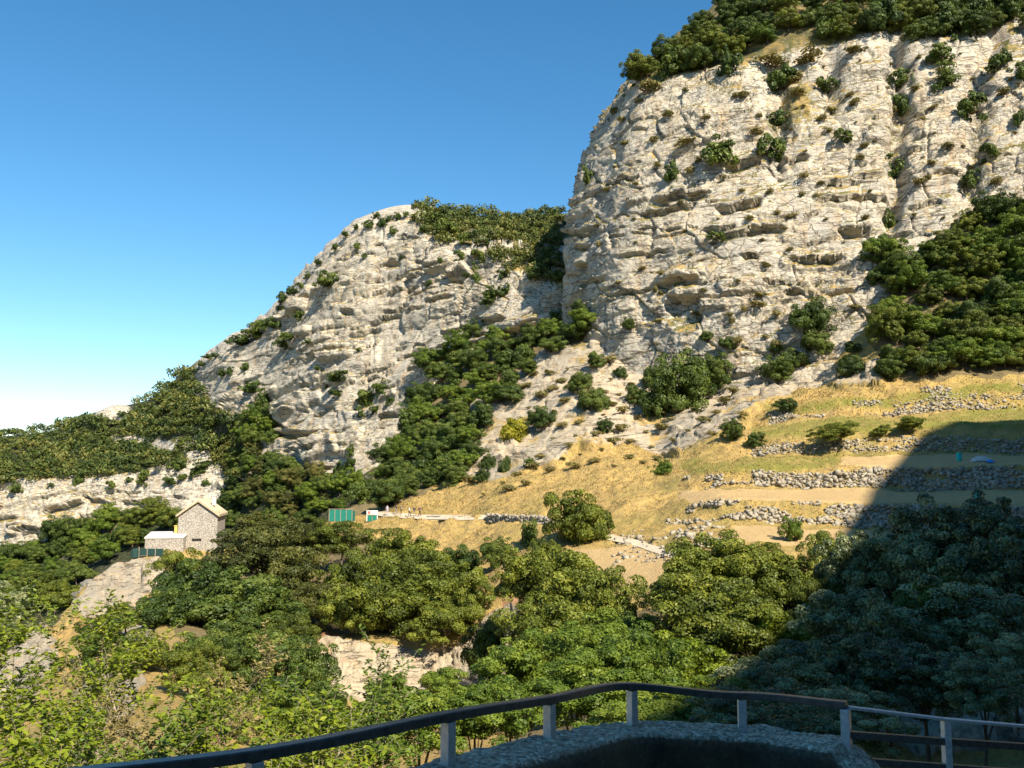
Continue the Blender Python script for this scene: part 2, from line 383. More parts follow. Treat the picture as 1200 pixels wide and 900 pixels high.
def dashes(poly, n, seed, slope, wr=(10, 42), hr=(4, 8), dr=(1.6, 3.6)):   # short bedding-plane undercuts, clustered along a few beds
    g = random.Random(seed); out = []; xs = [p[0] for p in poly]; ys = [p[1] for p in poly]
    while len(out) < n:
        x, y = g.uniform(min(xs), max(xs)), g.uniform(min(ys), max(ys)); sl = slope * g.uniform(.7, 1.3)
        for q in range(g.randint(1, 4)):
            if inpoly(np.array([x]), np.array([y]), poly)[0]: out.append((x, y, g.uniform(*wr), g.uniform(*hr), g.uniform(*dr), sl))
            x += g.uniform(18, 40); y -= sl * 30 + g.uniform(-3, 3)
    return out
REG = []                                       # (positions, normals, surface id) for placing things
def surface(name, G, disp, mat, attrs, smooth=False):
    N = grid_normals(G)
    if N[..., 1].mean() > 0: N = -N
    G2 = G + N * disp[..., None]
    nv, nu = G2.shape[:2]
    N2 = grid_normals(G2)
    if N2[..., 1].mean() > 0: N2 = -N2
    at2 = attrs(G2, N2) if callable(attrs) else attrs
    me = mesh_from(name, G2.reshape(-1, 3), grid_quads(nv, nu)[:, ::-1], mat, smooth, {k: v.ravel() for k, v in at2.items()})
    o = struct(link(name, me)); REG.append((G2.reshape(-1, 3), N2.reshape(-1, 3)))
    return o, G2, N2

# ------------------------------------------------------------------ A: the great cliff on the right
# control columns from its hidden left flank round to beyond the right edge; rows: buried foot, foot, low, high, rim, top slope, back
A = [
 [(700,520,345),(700,420,345),(705,300,345),(715,190,345),(760,105,345),(790,70,350),(800,60,420)],
 [(674,520,268),(674,410,270),(675,300,270),(692,190,272),(740,100,278),(775,66,290),(800,50,400)],
 [(672,540,226),(669,415,229),(668,300,231),(692,190,236),(736,100,244),(762,78,262),(800,40,380)],
 [(705,545,208),(700,425,211),(702,300,214),(718,190,220),(752,98,228),(785,58,252),(820,30,370)],
 [(770,540,190),(768,435,194),(770,310,199),(780,195,205),(800,96,214),(820,34,250),(840,12,360)],
 [(855,560,178),(852,455,182),(852,325,188),(855,200,196),(862,86,206),(862,4,250),(865,-30,350)],
 [(950,560,170),(950,450,174),(950,320,181),(950,190,190),(950,72,201),(950,-70,262),(950,-100,350)],
 [(1075,560,162),(1075,440,166),(1075,300,175),(1075,180,186),(1075,52,198),(1075,-90,265),(1075,-130,350)],
 [(1200,560,150),(1200,430,155),(1200,290,166),(1200,170,179),(1200,42,194),(1200,-110,265),(1200,-150,350)],
 [(1420,560,135),(1420,430,140),(1420,280,153),(1420,150,168),(1420,20,185),(1420,-150,262),(1420,-190,350)],
]
ctl = np.array([[at(*p) for p in c] for c in A])              # (cols, rows, 3)
uk = np.array([0, 30, 52, 82, 150, 235, 335, 460, 585, 800.]); vk = np.array([0, 105, 220, 330, 430, 510, 590.])
us = np.concatenate([np.linspace(0, 52, 22)[:-1], np.arange(52, 610, 1.35), np.linspace(612, 800, 50)])
vs_ = np.concatenate([np.linspace(0, 100, 25)[:-1], np.arange(100, 432, 1.15), np.linspace(433, 510, 56)[1:], np.linspace(512, 590, 18)])
g1 = pchip(uk, ctl, us)                                       # (nu, rows, 3)
G = pchip(vk, np.swapaxes(g1, 0, 1), vs_)                     # (nv, nu, 3)
px, py, dd = proj(G)
s_ = np.cumsum(np.linalg.norm(np.diff(G[:, :, :2], axis=1, prepend=G[:, :1, :2]), axis=-1), axis=1); s_ = s_[len(s_) // 3][None, :] + 0 * s_
VV = np.broadcast_to(vs_[:, None], px.shape); UU = np.broadcast_to(us[None, :], px.shape)
topw = sstep(425, 450, VV)
relief = rock_relief(G, s_, 100, dip=.10, amp=.68)
wig = 7 * vnoise(py / 26, px * 0, px * 0, 17) + 5 * vnoise(px / 10, py / 10, px * 0, 18)
gully = -3.2 * np.exp(-((px + wig - 908) / 12) ** 2) * sstep(230, 180, py) - 4.0 * np.exp(-((px + wig - (1050 - .05 * (py - 150))) / 12) ** 2) * sstep(300, 240, py) \
        - 2.6 * np.exp(-((px - wig - (1148 - .1 * (py - 150))) / 12) ** 2) * sstep(260, 220, py) - 3 * np.exp(-((px - 975) / 12) ** 2) * sstep(150, 110, py)
ovA = overhangs(px, py, [(800,330,62,20,4.5,.15),(806,350,46,52,5.5),(1003,268,46,15,4,.1),(955,300,80,15,4,.0),(868,241,64,14,4,.25),(868,275,60,9,2.5,.2),(898,268,48,12,3.5,.2),
    (800,232,70,14,3.5,.2),(788,248,70,10,3,.2),(845,272,46,8,2.4,.2),(940,343,50,8,2.4),(986,340,44,9,2.8),(1048,272,46,8,2.5),(682,272,52,9,3,.1),(688,290,26,9,2.6,.1),
    (690,312,16,12,4),(880,302,24,8,2.8,.1),(985,232,64,7,2.4),(872,192,46,14,3.5,.3),(928,186,50,9,2.6,.1),(1030,232,70,8,2.8),(745,345,60,6,2,.2),(700,330,46,7,2.2,.2),
    (760,300,60,6,2,.25),(920,330,60,6,2,.05),(1120,205,60,9,3,.05),(1165,190,50,9,3,.1),(1020,205,40,8,2.6,.1),(985,215,50,8,2.6,.1),(735,215,50,6,2,.2),(1085,240,50,6,2,.1)] + dashes([(690,200),(740,120),(1000,90),(1200,70),(1200,230),(1030,290),(1000,360),(900,400),(760,410),(680,340)], 60, 51, .12, (8, 30), (3, 5), (1.0, 2.0)))
disp = (relief + gully + ovA) * (1 - topw) + topw * 1.6 * fbm(G[..., 0] / 14, G[..., 1] / 14, G[..., 2] / 14, 4, 5) + .8
foot = sstep(400, 440, py) * sstep(900, 700, px) * 0
def attrsA(G2, N2):
    v = sstep(.42, .72, N2[..., 2] + .18 * fbm(G2[..., 0] / 6, G2[..., 1] / 6, G2[..., 2] / 6, 3, 77)) * .8
    v = np.maximum(v, topw * (.75 + .3 * fbm(G2[..., 0] / 9, G2[..., 1] / 9, G2[..., 2] / 9, 3, 78)))
    # earthy, grassy ground between the ribs near the top
    for (cx, cy, rx, ry, a) in ((935,120,42,60,.62),(850,110,60,26,.5),(1050,150,16,110,.48),(905,140,22,60,.5),(980,110,40,40,.5),(1150,170,22,90,.48),(770,100,45,18,.5),(850,425,70,40,.35),(720,425,40,40,.3)):
        v = np.maximum(v, a * np.exp(-((px - cx) / rx) ** 2 - ((py - cy) / ry) ** 2))
    return {'veg': v, 'wood': topw * .5}
cliffA, GA, NA = surface('main_cliff', G, disp, MAT['cliff'], attrsA)
struct(cliffA, 'towering pale limestone cliff with scrub along its top')

# ------------------------------------------------------------------ C: the farther mountain on the left
CP = [-260, -120, 0, 60, 120, 170, 220, 260, 300, 350, 385, 420, 480, 540, 600, 670, 780]
#        back        sil        rim        foot1      rim2       foot2      low        bottom
CR = [
 [(560,520),(566,430),(572,410),(580,390),(590,365),(665,350),(720,300),(860,230)],
 [(535,510),(545,425),(552,400),(562,380),(575,358),(660,345),(712,290),(855,225)],
 [(512,500),(524,405),(532,388),(546,366),(562,345),(645,335),(705,280),(850,220)],
 [(505,490),(516,400),(524,385),(540,362),(560,340),(632,330),(698,275),(850,218)],
 [(480,490),(490,394),(500,382),(530,360),(558,335),(620,325),(690,270),(850,215)],
 [(470,490),(478,390),(486,380),(520,358),(552,330),(604,320),(684,266),(850,212)],
 [(432,480),(440,382),(446,376),(470,356),(545,324),(588,313),(680,262),(850,210)],
 [(400,480),(408,360),(412,355),(480,330),(540,322),(578,312),(675,260),(850,207)],
 [(377,470),(386,346),(391,341),(528,306),(548,300),(574,292),(670,258),(850,205)],
 [(325,460),(336,328),(344,322),(548,285),(562,281),(582,275),(660,250),(850,200)],
 [(288,455),(298,320),(306,314),(556,275),(568,272),(586,267),(655,247),(850,197)],
 [(256,455),(267,314),(274,307),(560,268),(572,265),(588,260),(650,245),(850,195)],
 [(240,455),(252,303),(258,296),(500,264),(540,259),(572,254),(640,238),(850,192)],
 [(250,460),(262,318),(288,278),(440,258),(510,252),(565,248),(640,232),(850,190)],
 [(255,470),(269,310),(318,258),(415,241),(490,238),(560,235),(640,228),(850,188)],
 [(250,480),(266,300),(334,242),(405,229),(480,227),(560,225),(640,218),(850,188)],
 [(250,490),(266,300),(338,244),(405,233),(480,236),(560,232),(640,220),(850,188)],
]
ctl = np.array([[(p[0], p[1]) for p in c] for c in CR], float)
us = np.concatenate([np.arange(-260, -20, 8.), np.arange(-20, 700, 1.45), np.arange(700, 781, 8.)])
vk = np.array([0, 20, 40, 160, 200, 250, 330, 430.])
vs_ = np.concatenate([np.linspace(0, 20, 8)[:-1], np.arange(20, 40, 1.2), np.arange(40, 160, .55), np.arange(160, 200, 1.6), np.arange(200, 252, .9), np.arange(252, 431, 6.)])
g1 = pchip(np.array(CP, float), ctl, us); G2d = pchip(vk, np.swapaxes(g1, 0, 1), vs_)
G = at(np.broadcast_to(us[None, :], G2d.shape[:2]), G2d[..., 0], G2d[..., 1])
px, py, dd = proj(G)
s_ = np.broadcast_to(us[None, :] * .3, px.shape)
VV = np.broadcast_to(vs_[:, None], px.shape)
face = sstep(np.where(px > 500, 18, -2), np.where(px > 500, 34, -1), VV) * sstep(168, 150, VV) * sstep(205, 250, px + (py - 450) * .2)         # the big bare face
lowband = sstep(192, 202, VV) * sstep(262, 248, VV) * sstep(330, 290, px)
rocky = np.maximum(face, lowband)
knoll = np.exp(-((px - 135) / 16) ** 2 - ((VV - 28) / 16) ** 2)
ovC = overhangs(px, py, [(620,382,80,18,6,.15),(575,372,40,9,3,.1),(505,310,26,10,3.5,.2),(455,311,34,8,3.5,.25),(448,372,44,8,3,.25),(428,388,48,8,3,.2),(462,362,40,6,2.4,.2),(487,316,34,7,3,.3),(410,366,16,10,4),
    (345,506,84,12,6,.0),(362,544,64,8,3.5),(352,526,50,6,2.5),(322,496,30,10,3,-.2),(515,350,40,6,2.5,.2),(495,340,50,6,2.4,.3),(535,330,30,7,2.5,.1),(470,340,40,6,2.4,.3),(440,345,40,6,2.4,.3),(420,330,40,6,2.2,.3),
    (70,592,56,16,4.5,.35),(118,586,54,9,3.5,-.3),(35,620,34,10,4),(105,604,30,8,3.5),(10,606,40,8,3),(160,590,40,8,3,-.2),(455,486,30,8,3),(690,380,40,8,3),(660,360,60,7,2.5,.2),(560,400,40,8,3,.2),(530,385,36,7,2.6,.2)] + dashes([(400,290),(470,262),(560,310),(660,350),(660,390),(590,420),(480,450),(420,520),(330,540),(310,470),(330,400)], 110, 52, .25, (9, 30), (3, 5), (1.2, 2.4)) + dashes([(0,570),(250,560),(250,600),(0,640)], 24, 53, -.05, (9, 28), (3, 5), (1.2, 2.2)))
relief = rock_relief(G, s_, 300, dip=.24, amp=.80, smoothpatch=.25, ribs=.3, blk=.7, bedk=1.8)
soft = 2.2 * fbm(G[..., 0] / 26, G[..., 1] / 26, G[..., 2] / 26, 4, 9)
disp = (relief + ovC) * rocky + soft * (1 - rocky) + 3 * knoll
disp *= sstep(0, 5, VV)
def attrsC(G2, N2):
    v = 1 - rocky
    v = np.where(rocky > .5, sstep(.5, .75, N2[..., 2]) * .7 * sstep(22, 34, VV), v)
    v = np.maximum(v * (1 - knoll * 1.2), 0)
    for (cx, cy, rx, ry, a) in ((155,515,30,6,1),(190,522,40,5,1),(230,540,18,12,1),(215,520,20,6,.9),(130,485,22,12,1),(235,520,14,16,1),(215,585,50,30,.9)):
        v = v * (1 - a * np.exp(-((px - cx) / rx) ** 2 - ((py - cy) / ry) ** 2))
    return {'veg': v, 'wood': np.clip(1 - rocky - .3 * knoll, 0, 1)}
cliffC, GC, NC = surface('far_mountain', G, disp, MAT['cliff'], attrsC)
struct(cliffC, 'pale layered limestone mountain with wooded shoulders')

# ------------------------------------------------------------------ B: the hillside with terraces, spur and gorge slope
BP = [-250, -100, 0, 60, 100, 150, 190, 230, 300, 380, 440, 520, 600, 690, 760, 850, 950, 1050, 1150, 1250, 1450]
def ladder(top, b11, b12, b13, b14, mid=None):
    """rows b1..b14; the nine rows between top and b11 spread evenly in height and distance"""
    if mid is None:
        k = np.linspace(0, 1, 11)[1:-1]
        mid = [(top[0] + (b11[0] - top[0]) * q, top[1] * (b11[1] / top[1]) ** q) for q in k]
    return [top] + list(mid) + [b11, b12, b13, b14]
BR = [
 ladder((880,88),(930,70),(945,50),(985,34),(1040,20)),
 ladder((820,96),(870,76),(890,50),(925,33),(985,19.5)),
 ladder((772,106),(830,84),(850,50),(885,33),(950,19)),
 ladder((738,114),(800,88),(825,52),(865,33),(940,19)),
 ladder((694,127),(770,96),(800,56),(850,34),(930,19)),
 ladder((656,142),(740,104),(780,60),(845,35),(925,19)),
 ladder((641,148),(725,108),(772,66),(842,38),(925,20)),
 ladder((638,154),(718,110),(765,74),(842,44),(930,21)),
 ladder((645,158),(715,112),(758,86),(838,60),(935,25)),
 ladder((616,172),(695,118),(738,101),(815,92),(930,38)),
 ladder((556,205),(700,115),(745,99),(832,91),(925,40), [(588,182),(594,177),(598,173),(601,170),(604,167),(608,163),(614,157),(626,149),(655,134)]),
 ladder((440,232),(700,112),(750,98),(836,90),(920,42), [(560,186),(570,179),(579,172),(588,166),(596,161),(603,157),(611,150),(623,142),(650,130)]),
 ladder((400,228),(684,101),(696,97),(812,89),(910,42), [(535,178),(548,168),(560,160),(572,153),(586,146),(597,141),(609,134),(622,127),(645,116)]),
 ladder((385,215),(695,88),(760,72),(830,60),(905,40), [(520,172),(535,162),(550,153),(565,146),(580,138),(594,131),(607,124),(622,117),(645,106)]),
 ladder((432,196),(690,84),(760,66),(830,52),(905,36), [(530,165),(540,156),(549,148),(560,141),(572,133),(585,127),(600,119),(618,112),(640,102)]),
 ladder((458,184),(682,78),(760,60),(835,46),(910,34), [(497,160),(508,153),(516,141),(534,136),(545,124),(568,121),(583,109),(612,106),(629,96)]),
 ladder((440,178),(690,75),(770,57),(840,44),(915,33), [(472,152),(493,148),(503,136),(533,131),(546,120),(573,117.5),(587,106),(614,103.5),(632,94)]),
 ladder((300,182),(700,73),(780,55),(850,42),(920,32), [(457,149),(486,144.5),(497,133),(533,128),(545,117.5),(574,115),(588,104),(622,101.5),(638,92)]),
 ladder((238,184),(705,70),(785,52),(860,38),(925,30), [(451,146),(482,141.5),(494,130),(533,125.5),(544,115),(575,112.5),(590,101.5),(628,99),(645,90)]),
 ladder((235,182),(710,69),(790,51),(865,37),(930,30), [(446,143),(480,138.5),(491,127),(533,122.5),(545,112),(576,109.5),(592,98.5),(632,96),(650,88)]),
 ladder((220,178),(720,66),(800,49),(870,36),(940,29), [(436,138),(474,134),(486,122),(532,117.5),(545,107),(577,104.5),(594,94),(636,91.5),(655,83)]),
]
nrow = len(BR[0])
# add a back row (behind the crest / inside the cliff) and two near rows under the viewpoint
BRF = []
for p, c in zip(BP, BR):
    t = c[0]
    back = (t[0] + 46, t[1] + 34) if p < 420 else (t[0] + (60 if p < 560 else 8), t[1] + (30 if p < 560 else 26))
    BRF.append([back] + c + [(max(1060, c[-1][0] + 50), min(19, c[-1][1] * .7)), (1320, 8.5)])
ctl = np.array(BRF, float)
us = np.concatenate([np.arange(-250, -20, 7.), np.arange(-20, 1220, 2.0), np.arange(1220, 1451, 7.)])
seg = [10, 110, 26, 18, 16, 26, 16, 24, 16, 26, 16, 34, 34, 46, 26, 16, 14]
vs_ = np.concatenate([np.arange(n) / n + k for k, n in enumerate(seg)] + [[len(seg)]])
g1 = pchip(np.array(BP, float), ctl, us)
rows = np.swapaxes(g1, 0, 1)
G2d = np.stack([np.stack([np.interp(vs_, np.arange(rows.shape[0]), rows[:, k, c]) for k in range(rows.shape[1])], 1) for c in (0, 1)], -1)
G = at(np.broadcast_to(us[None, :], G2d.shape[:2]), G2d[..., 0], G2d[..., 1])
ker = np.array([1, 2, 1.]) / 4
for _ in range(2): G[1:-1] = G[:-2] * ker[0] + G[1:-1] * ker[1] + G[2:] * ker[2]
px, py, dd = proj(G); PXB, PYB = px, py
VV = np.broadcast_to(vs_[:, None], px.shape)
def soft_poly(polys, blur=7):
    jx = blur * vnoise(G[..., 0] / 4, G[..., 1] / 4, G[..., 2] / 4, 61); jy = blur * .7 * vnoise(G[..., 0] / 4, G[..., 1] / 4, G[..., 2] / 4, 62)
    m = np.zeros(px.shape)
    for pl in polys:
        acc = 0
        for (ox, oy) in ((0, 0), (3, 0), (-3, 0), (0, 3), (0, -3)): acc = acc + inpoly(px + jx + ox, py + jy + oy, pl)
        m = np.maximum(m, acc / 5)
    return m
rockB = soft_poly([[(535,560),(540,495),(600,440),(640,415),(690,385),(760,425),(855,440),(905,430),(1035,420),(1040,452),(935,455),(905,475),(868,505),(800,535),(740,525),(680,530),(640,545),(580,565)],
    [(88,720),(112,672),(148,650),(190,655),(200,680),(175,700),(150,735)],[(130,750),(170,700),(180,740),(160,830),(100,880),(90,820)],
    [(-60,770),(60,735),(70,790),(20,850),(-60,850)],[(1000,800),(1220,790),(1220,890),(1010,890)],[(330,690),(350,690),(360,740),(330,720)],[(400,690),(440,690),(430,720),(400,720)],
    ])
outc = (py < 570) & (px > 520)
rockB = np.where(outc, rockB * np.clip(.74 + .5 * fbm(G[..., 0] / 7, G[..., 1] / 7, G[..., 2] / 5, 4, 67), 0, 1), rockB)
lower = sstep(12.0, 12.25, VV) * sstep(13.2, 12.9, VV) * sstep(355, 385, px) * sstep(630, 605, px)
rockB = np.maximum(rockB, lower)
slopeB = grid_normals(G); slopeB = slopeB if slopeB[..., 2].mean() > 0 else -slopeB
greenB = soft_poly([[(880,500),(1210,478),(1210,496),(880,512)],[(800,540),(985,535),(985,550),(800,552)],[(900,478),(1210,446),(1210,458),(900,490)]], 5) + .3 * sstep(.1, .6, fbm(G[..., 0] / 16, G[..., 1] / 16, G[..., 2] / 16, 3, 66))
dirtB = soft_poly([[(985,537),(1220,532),(1220,546),(985,548)],[(795,572),(1220,576),(1220,591),(795,588)],[(860,616),(1220,632),(1220,650),(860,636)],[(640,650),(760,640),(800,650),(760,700),(650,690)]], 3)
pathline = [(440,601),(500,606),(545,605),(600,607),(640,610),(670,618),(710,628),(750,638),(795,652),(830,662)]
pl = np.array(pathline, float); py_path = np.interp(px, pl[:, 0], pl[:, 1])
wid = np.interp(px, [440, 700, 830], [2.2, 3.2, 5])
dirtB = np.maximum(dirtB, ((np.abs(py - py_path) < wid) & (px > 436) & (px < 835)) * 1.0)
redB = soft_poly([[(225,750),(262,745),(262,790),(245,830),(228,800)],[(365,735),(400,735),(410,790),(380,800)],[(330,690),(440,680),(450,730),(340,735)],[(590,690),(615,690),(612,760),(596,790)],[(230,800),(262,800),(262,870),(235,870)]], 6)
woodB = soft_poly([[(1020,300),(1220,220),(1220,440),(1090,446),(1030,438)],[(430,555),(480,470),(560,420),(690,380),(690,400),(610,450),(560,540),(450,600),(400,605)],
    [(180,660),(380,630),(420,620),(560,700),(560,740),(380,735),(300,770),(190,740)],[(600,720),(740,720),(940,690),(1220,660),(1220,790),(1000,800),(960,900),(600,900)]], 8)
nz = fbm(G[..., 0] / 9, G[..., 1] / 9, G[..., 2] / 9, 4, 21)
fine = fbm(G[..., 0] / 1.6, G[..., 1] / 1.6, G[..., 2] / 1.6, 3, 22)
flat = np.maximum(dirtB, greenB * .6)
disp = (.8 * nz + .22 * fine) * (1 - .8 * np.clip(flat, 0, 1)) * np.clip(dd / 90, .25, 1.2)
rr = rock_relief(G * 2.2, px * .35, 500, dip=.15, amp=.42, smoothpatch=.1, ribs=.7)
rkd = np.where(outc, np.clip(rockB * 2, 0, 1), rockB)
disp = disp * (1 - rkd) + rkd * (rr * np.clip(dd / 110, .35, 1.3) + .5)
crest = np.exp(-((VV - 1) / .5) ** 2)
houseflat = np.exp(-((px - 212) / 45) ** 2 - ((py - 640) / 18) ** 2)
disp *= 1 - .9 * houseflat
disp = disp * (1 - .85 * sstep(15.2, 16.5, VV))
hill, GB, NB = surface('hillside', G, disp, MAT['hill'], {'rock': rockB, 'green': np.clip(greenB, 0, 1), 'dirt': dirtB, 'red': redB * (1 - rockB * .6), 'wood': woodB * (1 - rockB)})
struct(hill, 'dry grassy terraced hillside with rock outcrops above a wooded gorge')

# ------------------------------------------------------------------ valley ground to the horizon, and the hill behind that shades the viewpoint
nG = 90
a = np.linspace(-1, 1, nG); xx, yy = np.meshgrid(np.sign(a) * np.abs(a) ** 3 * 9000, np.sign(a) * np.abs(a) ** 3 * 9000)
zz = -150 + 5 * fbm(xx / 300, yy / 300, xx * 0, 3, 91)
me = mesh_from('valley_ground', np.stack([xx, yy, zz], -1).reshape(-1, 3), grid_quads(nG, nG), MAT['hill'], True, {k: np.zeros(nG * nG) for k in ('rock', 'green', 'dirt', 'red')} | {'wood': np.ones(nG * nG)})
struct(link('valley_ground', me))
H2 = np.array([math.sin(SUN_AZ), -math.cos(SUN_AZ)]); L2 = np.array([math.cos(SUN_AZ), math.sin(SUN_AZ)])
TAN = math.tan(SUN_EL); CH = 52.0
edge = [(-2.0, 2.0, -.85, 1.5), ]
prof = []
for (qx, qy, D, dz) in ((300,890,2.7,3.0),(805,838,33,0),(860,790,47,0),(925,715,62,0),(1000,606,103,0),(1035,560,113,0),(1088,500,130,0),(1140,492,133,0),(1215,487,130,0)):
    P = at(qx, qy, D); tr = CH - P[:2] @ H2
    prof.append((P[:2] @ L2, P[2] + tr * TAN + dz))
prof.sort(); pl_ = np.array(prof)
print('shade ridge', np.round(pl_, 1).tolist())
lk = np.concatenate([[-160, -60, -15], pl_[:, 0], [pl_[-1, 0] + 60, pl_[-1, 0] + 200]])
zk = np.concatenate([[pl_[0, 1] - 45, pl_[0, 1] - 12, pl_[0, 1] - 2], pl_[:, 1], [pl_[-1, 1] - 4, pl_[-1, 1] - 60]])
lv = np.arange(-160, lk[-1], 3.0); rz = np.interp(lv, lk, zk)
off = np.array([-46, -40, -30, -20, -12, -6, -2, 0, 3, 10, 30, 60, 110, 170.]); drop = np.array([1.25, 1.0, .72, .45, .25, .10, .02, 0, .02, .08, .25, .5, .8, 1.3])
OO, LL = np.meshgrid(off, lv, indexing='ij'); RZ = np.broadcast_to(rz[None, :], OO.shape); DR = np.broadcast_to(drop[:, None], OO.shape)
ZZ = RZ - DR * (RZ + 30)
X = (CH + OO) * H2[0] + LL * L2[0]; Y = (CH + OO) * H2[1] + LL * L2[1]
jit = fbm(X / 16, Y / 16, ZZ / 16, 4, 44) * np.clip(np.abs(OO) / 12, 0.12, 1) * 3
me = mesh_from('shading_hill', np.stack([X + jit * H2[0], Y + jit * H2[1], ZZ + jit * .4], -1).reshape(-1, 3), grid_quads(*OO.shape), MAT['hill'], True,
    {k: np.zeros(OO.size) for k in ('green', 'dirt', 'red')} | {'rock': np.full(OO.size, .2), 'wood': np.full(OO.size, .8)})
struct(link('shading_hill', me))

# ------------------------------------------------------------------ lookups: what a photo pixel sees on the terrain, and ground height
CELL = 2
PW, PH = 1300 // CELL, 1000 // CELL
PA = np.concatenate([r[0] for r in REG]); NAll = np.concatenate([r[1] for r in REG]); SID = np.concatenate([np.full(len(r[0]), k) for k, r in enumerate(REG)])
qx, qy, qd = proj(PA)
ix = ((qx + 40) // CELL).astype(int); iy = ((qy + 40) // CELL).astype(int)
ok = (ix >= 0) & (ix < PW) & (iy >= 0) & (iy < PH) & (PA[:, 1] > 1)
order = np.argsort(-qd[ok]); idx = np.where(ok)[0][order]
ZB = np.full((PH, PW), -1); ZB[iy[idx], ix[idx]] = idx
DB = np.where(ZB >= 0, qd[ZB], 1e9)
Z2, D2 = ZB.copy(), DB.copy()
for oy in (-1, 0, 1):
    for ox in (-1, 0, 1):
        zs = np.roll(np.roll(ZB, oy, 0), ox, 1); ds = np.roll(np.roll(DB, oy, 0), ox, 1)
        m = (ds < D2 * .93) | (Z2 < 0); Z2 = np.where(m, zs, Z2); D2 = np.where(m, ds, D2)
ZB = Z2
def hit(px, py):
    i, j = int((py + 40) // CELL), int((px + 40) // CELL)
    if not (0 <= i < PH and 0 <= j < PW): return None
    k = ZB[i, j]
    return None if k < 0 else (PA[k], NAll[k], SID[k])
gx0, gy0, gw, gh = -160, 0, 420, 300
PB = GB.reshape(-1, 3); jx = np.floor(PB[:, 0] - gx0).astype(int); jy = np.floor(PB[:, 1] - gy0).astype(int)
okb = (jx >= 0) & (jx < gw) & (jy >= 0) & (jy < gh)
HZ = np.full((gh, gw), -1e9); np.maximum.at(HZ, (jy[okb], jx[okb]), PB[okb, 2])
for _ in range(6):
    m = HZ < -1e8
    for (oy, ox) in ((0, 1), (0, -1), (1, 0), (-1, 0)):
        r = np.roll(np.roll(HZ, oy, 0), ox, 1); HZ = np.where(m & (r > -1e8), np.maximum(HZ, r), HZ)
def ground(x, y):
    i, j = int(np.floor(y - gy0)), int(np.floor(x - gx0))
    if 0 <= i < gh and 0 <= j < gw and HZ[i, j] > -1e8: return float(HZ[i, j])
    return -20.0

# ------------------------------------------------------------------ foliage
def crown_arrays(seed, ncl, clr, nleaf, leaf, zs=.85, low=-.55, tall=0, inner=.25, lobes=7):
    g = np.random.default_rng(seed)
    d = g.normal(size=(ncl * 4, 3)); d /= np.linalg.norm(d, axis=1, keepdims=True)
    d = d[d[:, 2] > low][:ncl]
    r = (1 - clr) * (.40 + .72 * g.random(len(d)) ** .6)
    lump = 1 + .34 * vnoise(d[:, 0] * 1.6 + seed, d[:, 1] * 1.6, d[:, 2] * 1.6, seed)
    nl = lobes
    lc = g.normal(size=(nl, 3)); lc /= np.linalg.norm(lc, axis=1, keepdims=True); lc[:, 2] = lc[:, 2] * .7 + .05; lc *= (.30 + .30 * g.random(nl))[:, None]; lr = .42 + .26 * g.random(nl)
    q = g.choice(nl, len(d), p=lr ** 2 / (lr ** 2).sum())
    c = lc[q] + d * (r * lump * lr[q] * 1.12)[:, None]
    if tall: c[:, :2] *= (1 - tall * np.clip(c[:, 2:3] * .5 + .5, 0, 1))
    cr = clr * (.65 + .7 * g.random(len(d)))
    k = g.choice(len(d), nleaf, p=cr ** 2 / (cr ** 2).sum())
    n = g.normal(size=(nleaf, 3)) + d[k] * .55 + np.array([0, 0, .35]); n /= np.linalg.norm(n, axis=1, keepdims=True)
    rad = cr[k] * np.where(g.random(nleaf) < inner, g.random(nleaf) ** .5, .86 + .22 * g.random(nleaf))
    p = c[k] + n * rad[:, None] * np.array([1.15, 1.15, .8])
    nn = n + g.normal(size=n.shape) * .40; nn /= np.linalg.norm(nn, axis=1, keepdims=True)
    t = np.cross(nn, g.normal(size=n.shape)); t /= np.linalg.norm(t, axis=1, keepdims=True); b = np.cross(nn, t)
    L = leaf * (.6 + .8 * g.random(nleaf))[:, None]
    V = np.stack([p - t * L, p - b * L * .55 + nn * L * .15, p + t * L, p + b * L * .55 + nn * L * .15], 1)
    V[..., 2] *= zs
    tone = np.clip(.45 + .36 * (g.random(len(d))[k] - .5) * 2 + .32 * (g.random(nleaf) - .5) * 2, 0, 1)
    return V.reshape(-1, 3), np.arange(nleaf * 4).reshape(-1, 4), np.repeat(tone, 4)
def crown_mesh(name, mat, *a, **k):
    V, Q, T = crown_arrays(*a, **k); return mesh_from(name, V, Q, mat, False, {'tone': T})
CROWN = {}
KW = {'oak': 'dark green', 'fresh': 'fresh green', 'olive': 'olive green', 'rust': 'brownish green', 'cone': 'slim dark green', 'lime': 'yellow-green', 'shade': 'grey-green', 'shadefresh': 'fresh green', 'tuft': 'brown'}
def crowns(kind, mat, n, *a, **k):
    CROWN[kind] = [crown_mesh(kind + '_crown', MAT[mat], s * 13 + len(kind) * 7 + 3, *a, **k) for s in range(n)]
crowns('oak', 'oak', 3, 90, .17, 17000, .033)
crowns('olive', 'olive', 4, 120, .15, 24000, .027)
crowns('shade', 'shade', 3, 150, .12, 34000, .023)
crowns('shadefresh', 'fresh', 2, 120, .14, 24000, .027)
crowns('lime', 'lime', 2, 80, .18, 13000, .036)
crowns('fresh', 'fresh', 2, 90, .17, 15000, .034)
crowns('rust', 'rust', 2, 110, .15, 18000, .030)
crowns('cone', 'oak', 2, 80, .22, 6000, .055, .8, -.9, .55)
crowns('shrub', 'oak', 5, 30, .22, 2200, .075, 1.0, -.9)
crowns('tuft', 'tuft', 2, 18, .38, 500, .13, .8, -.5)
crowns('yellow', 'yellow', 1, 40, .28, 3000, .06)
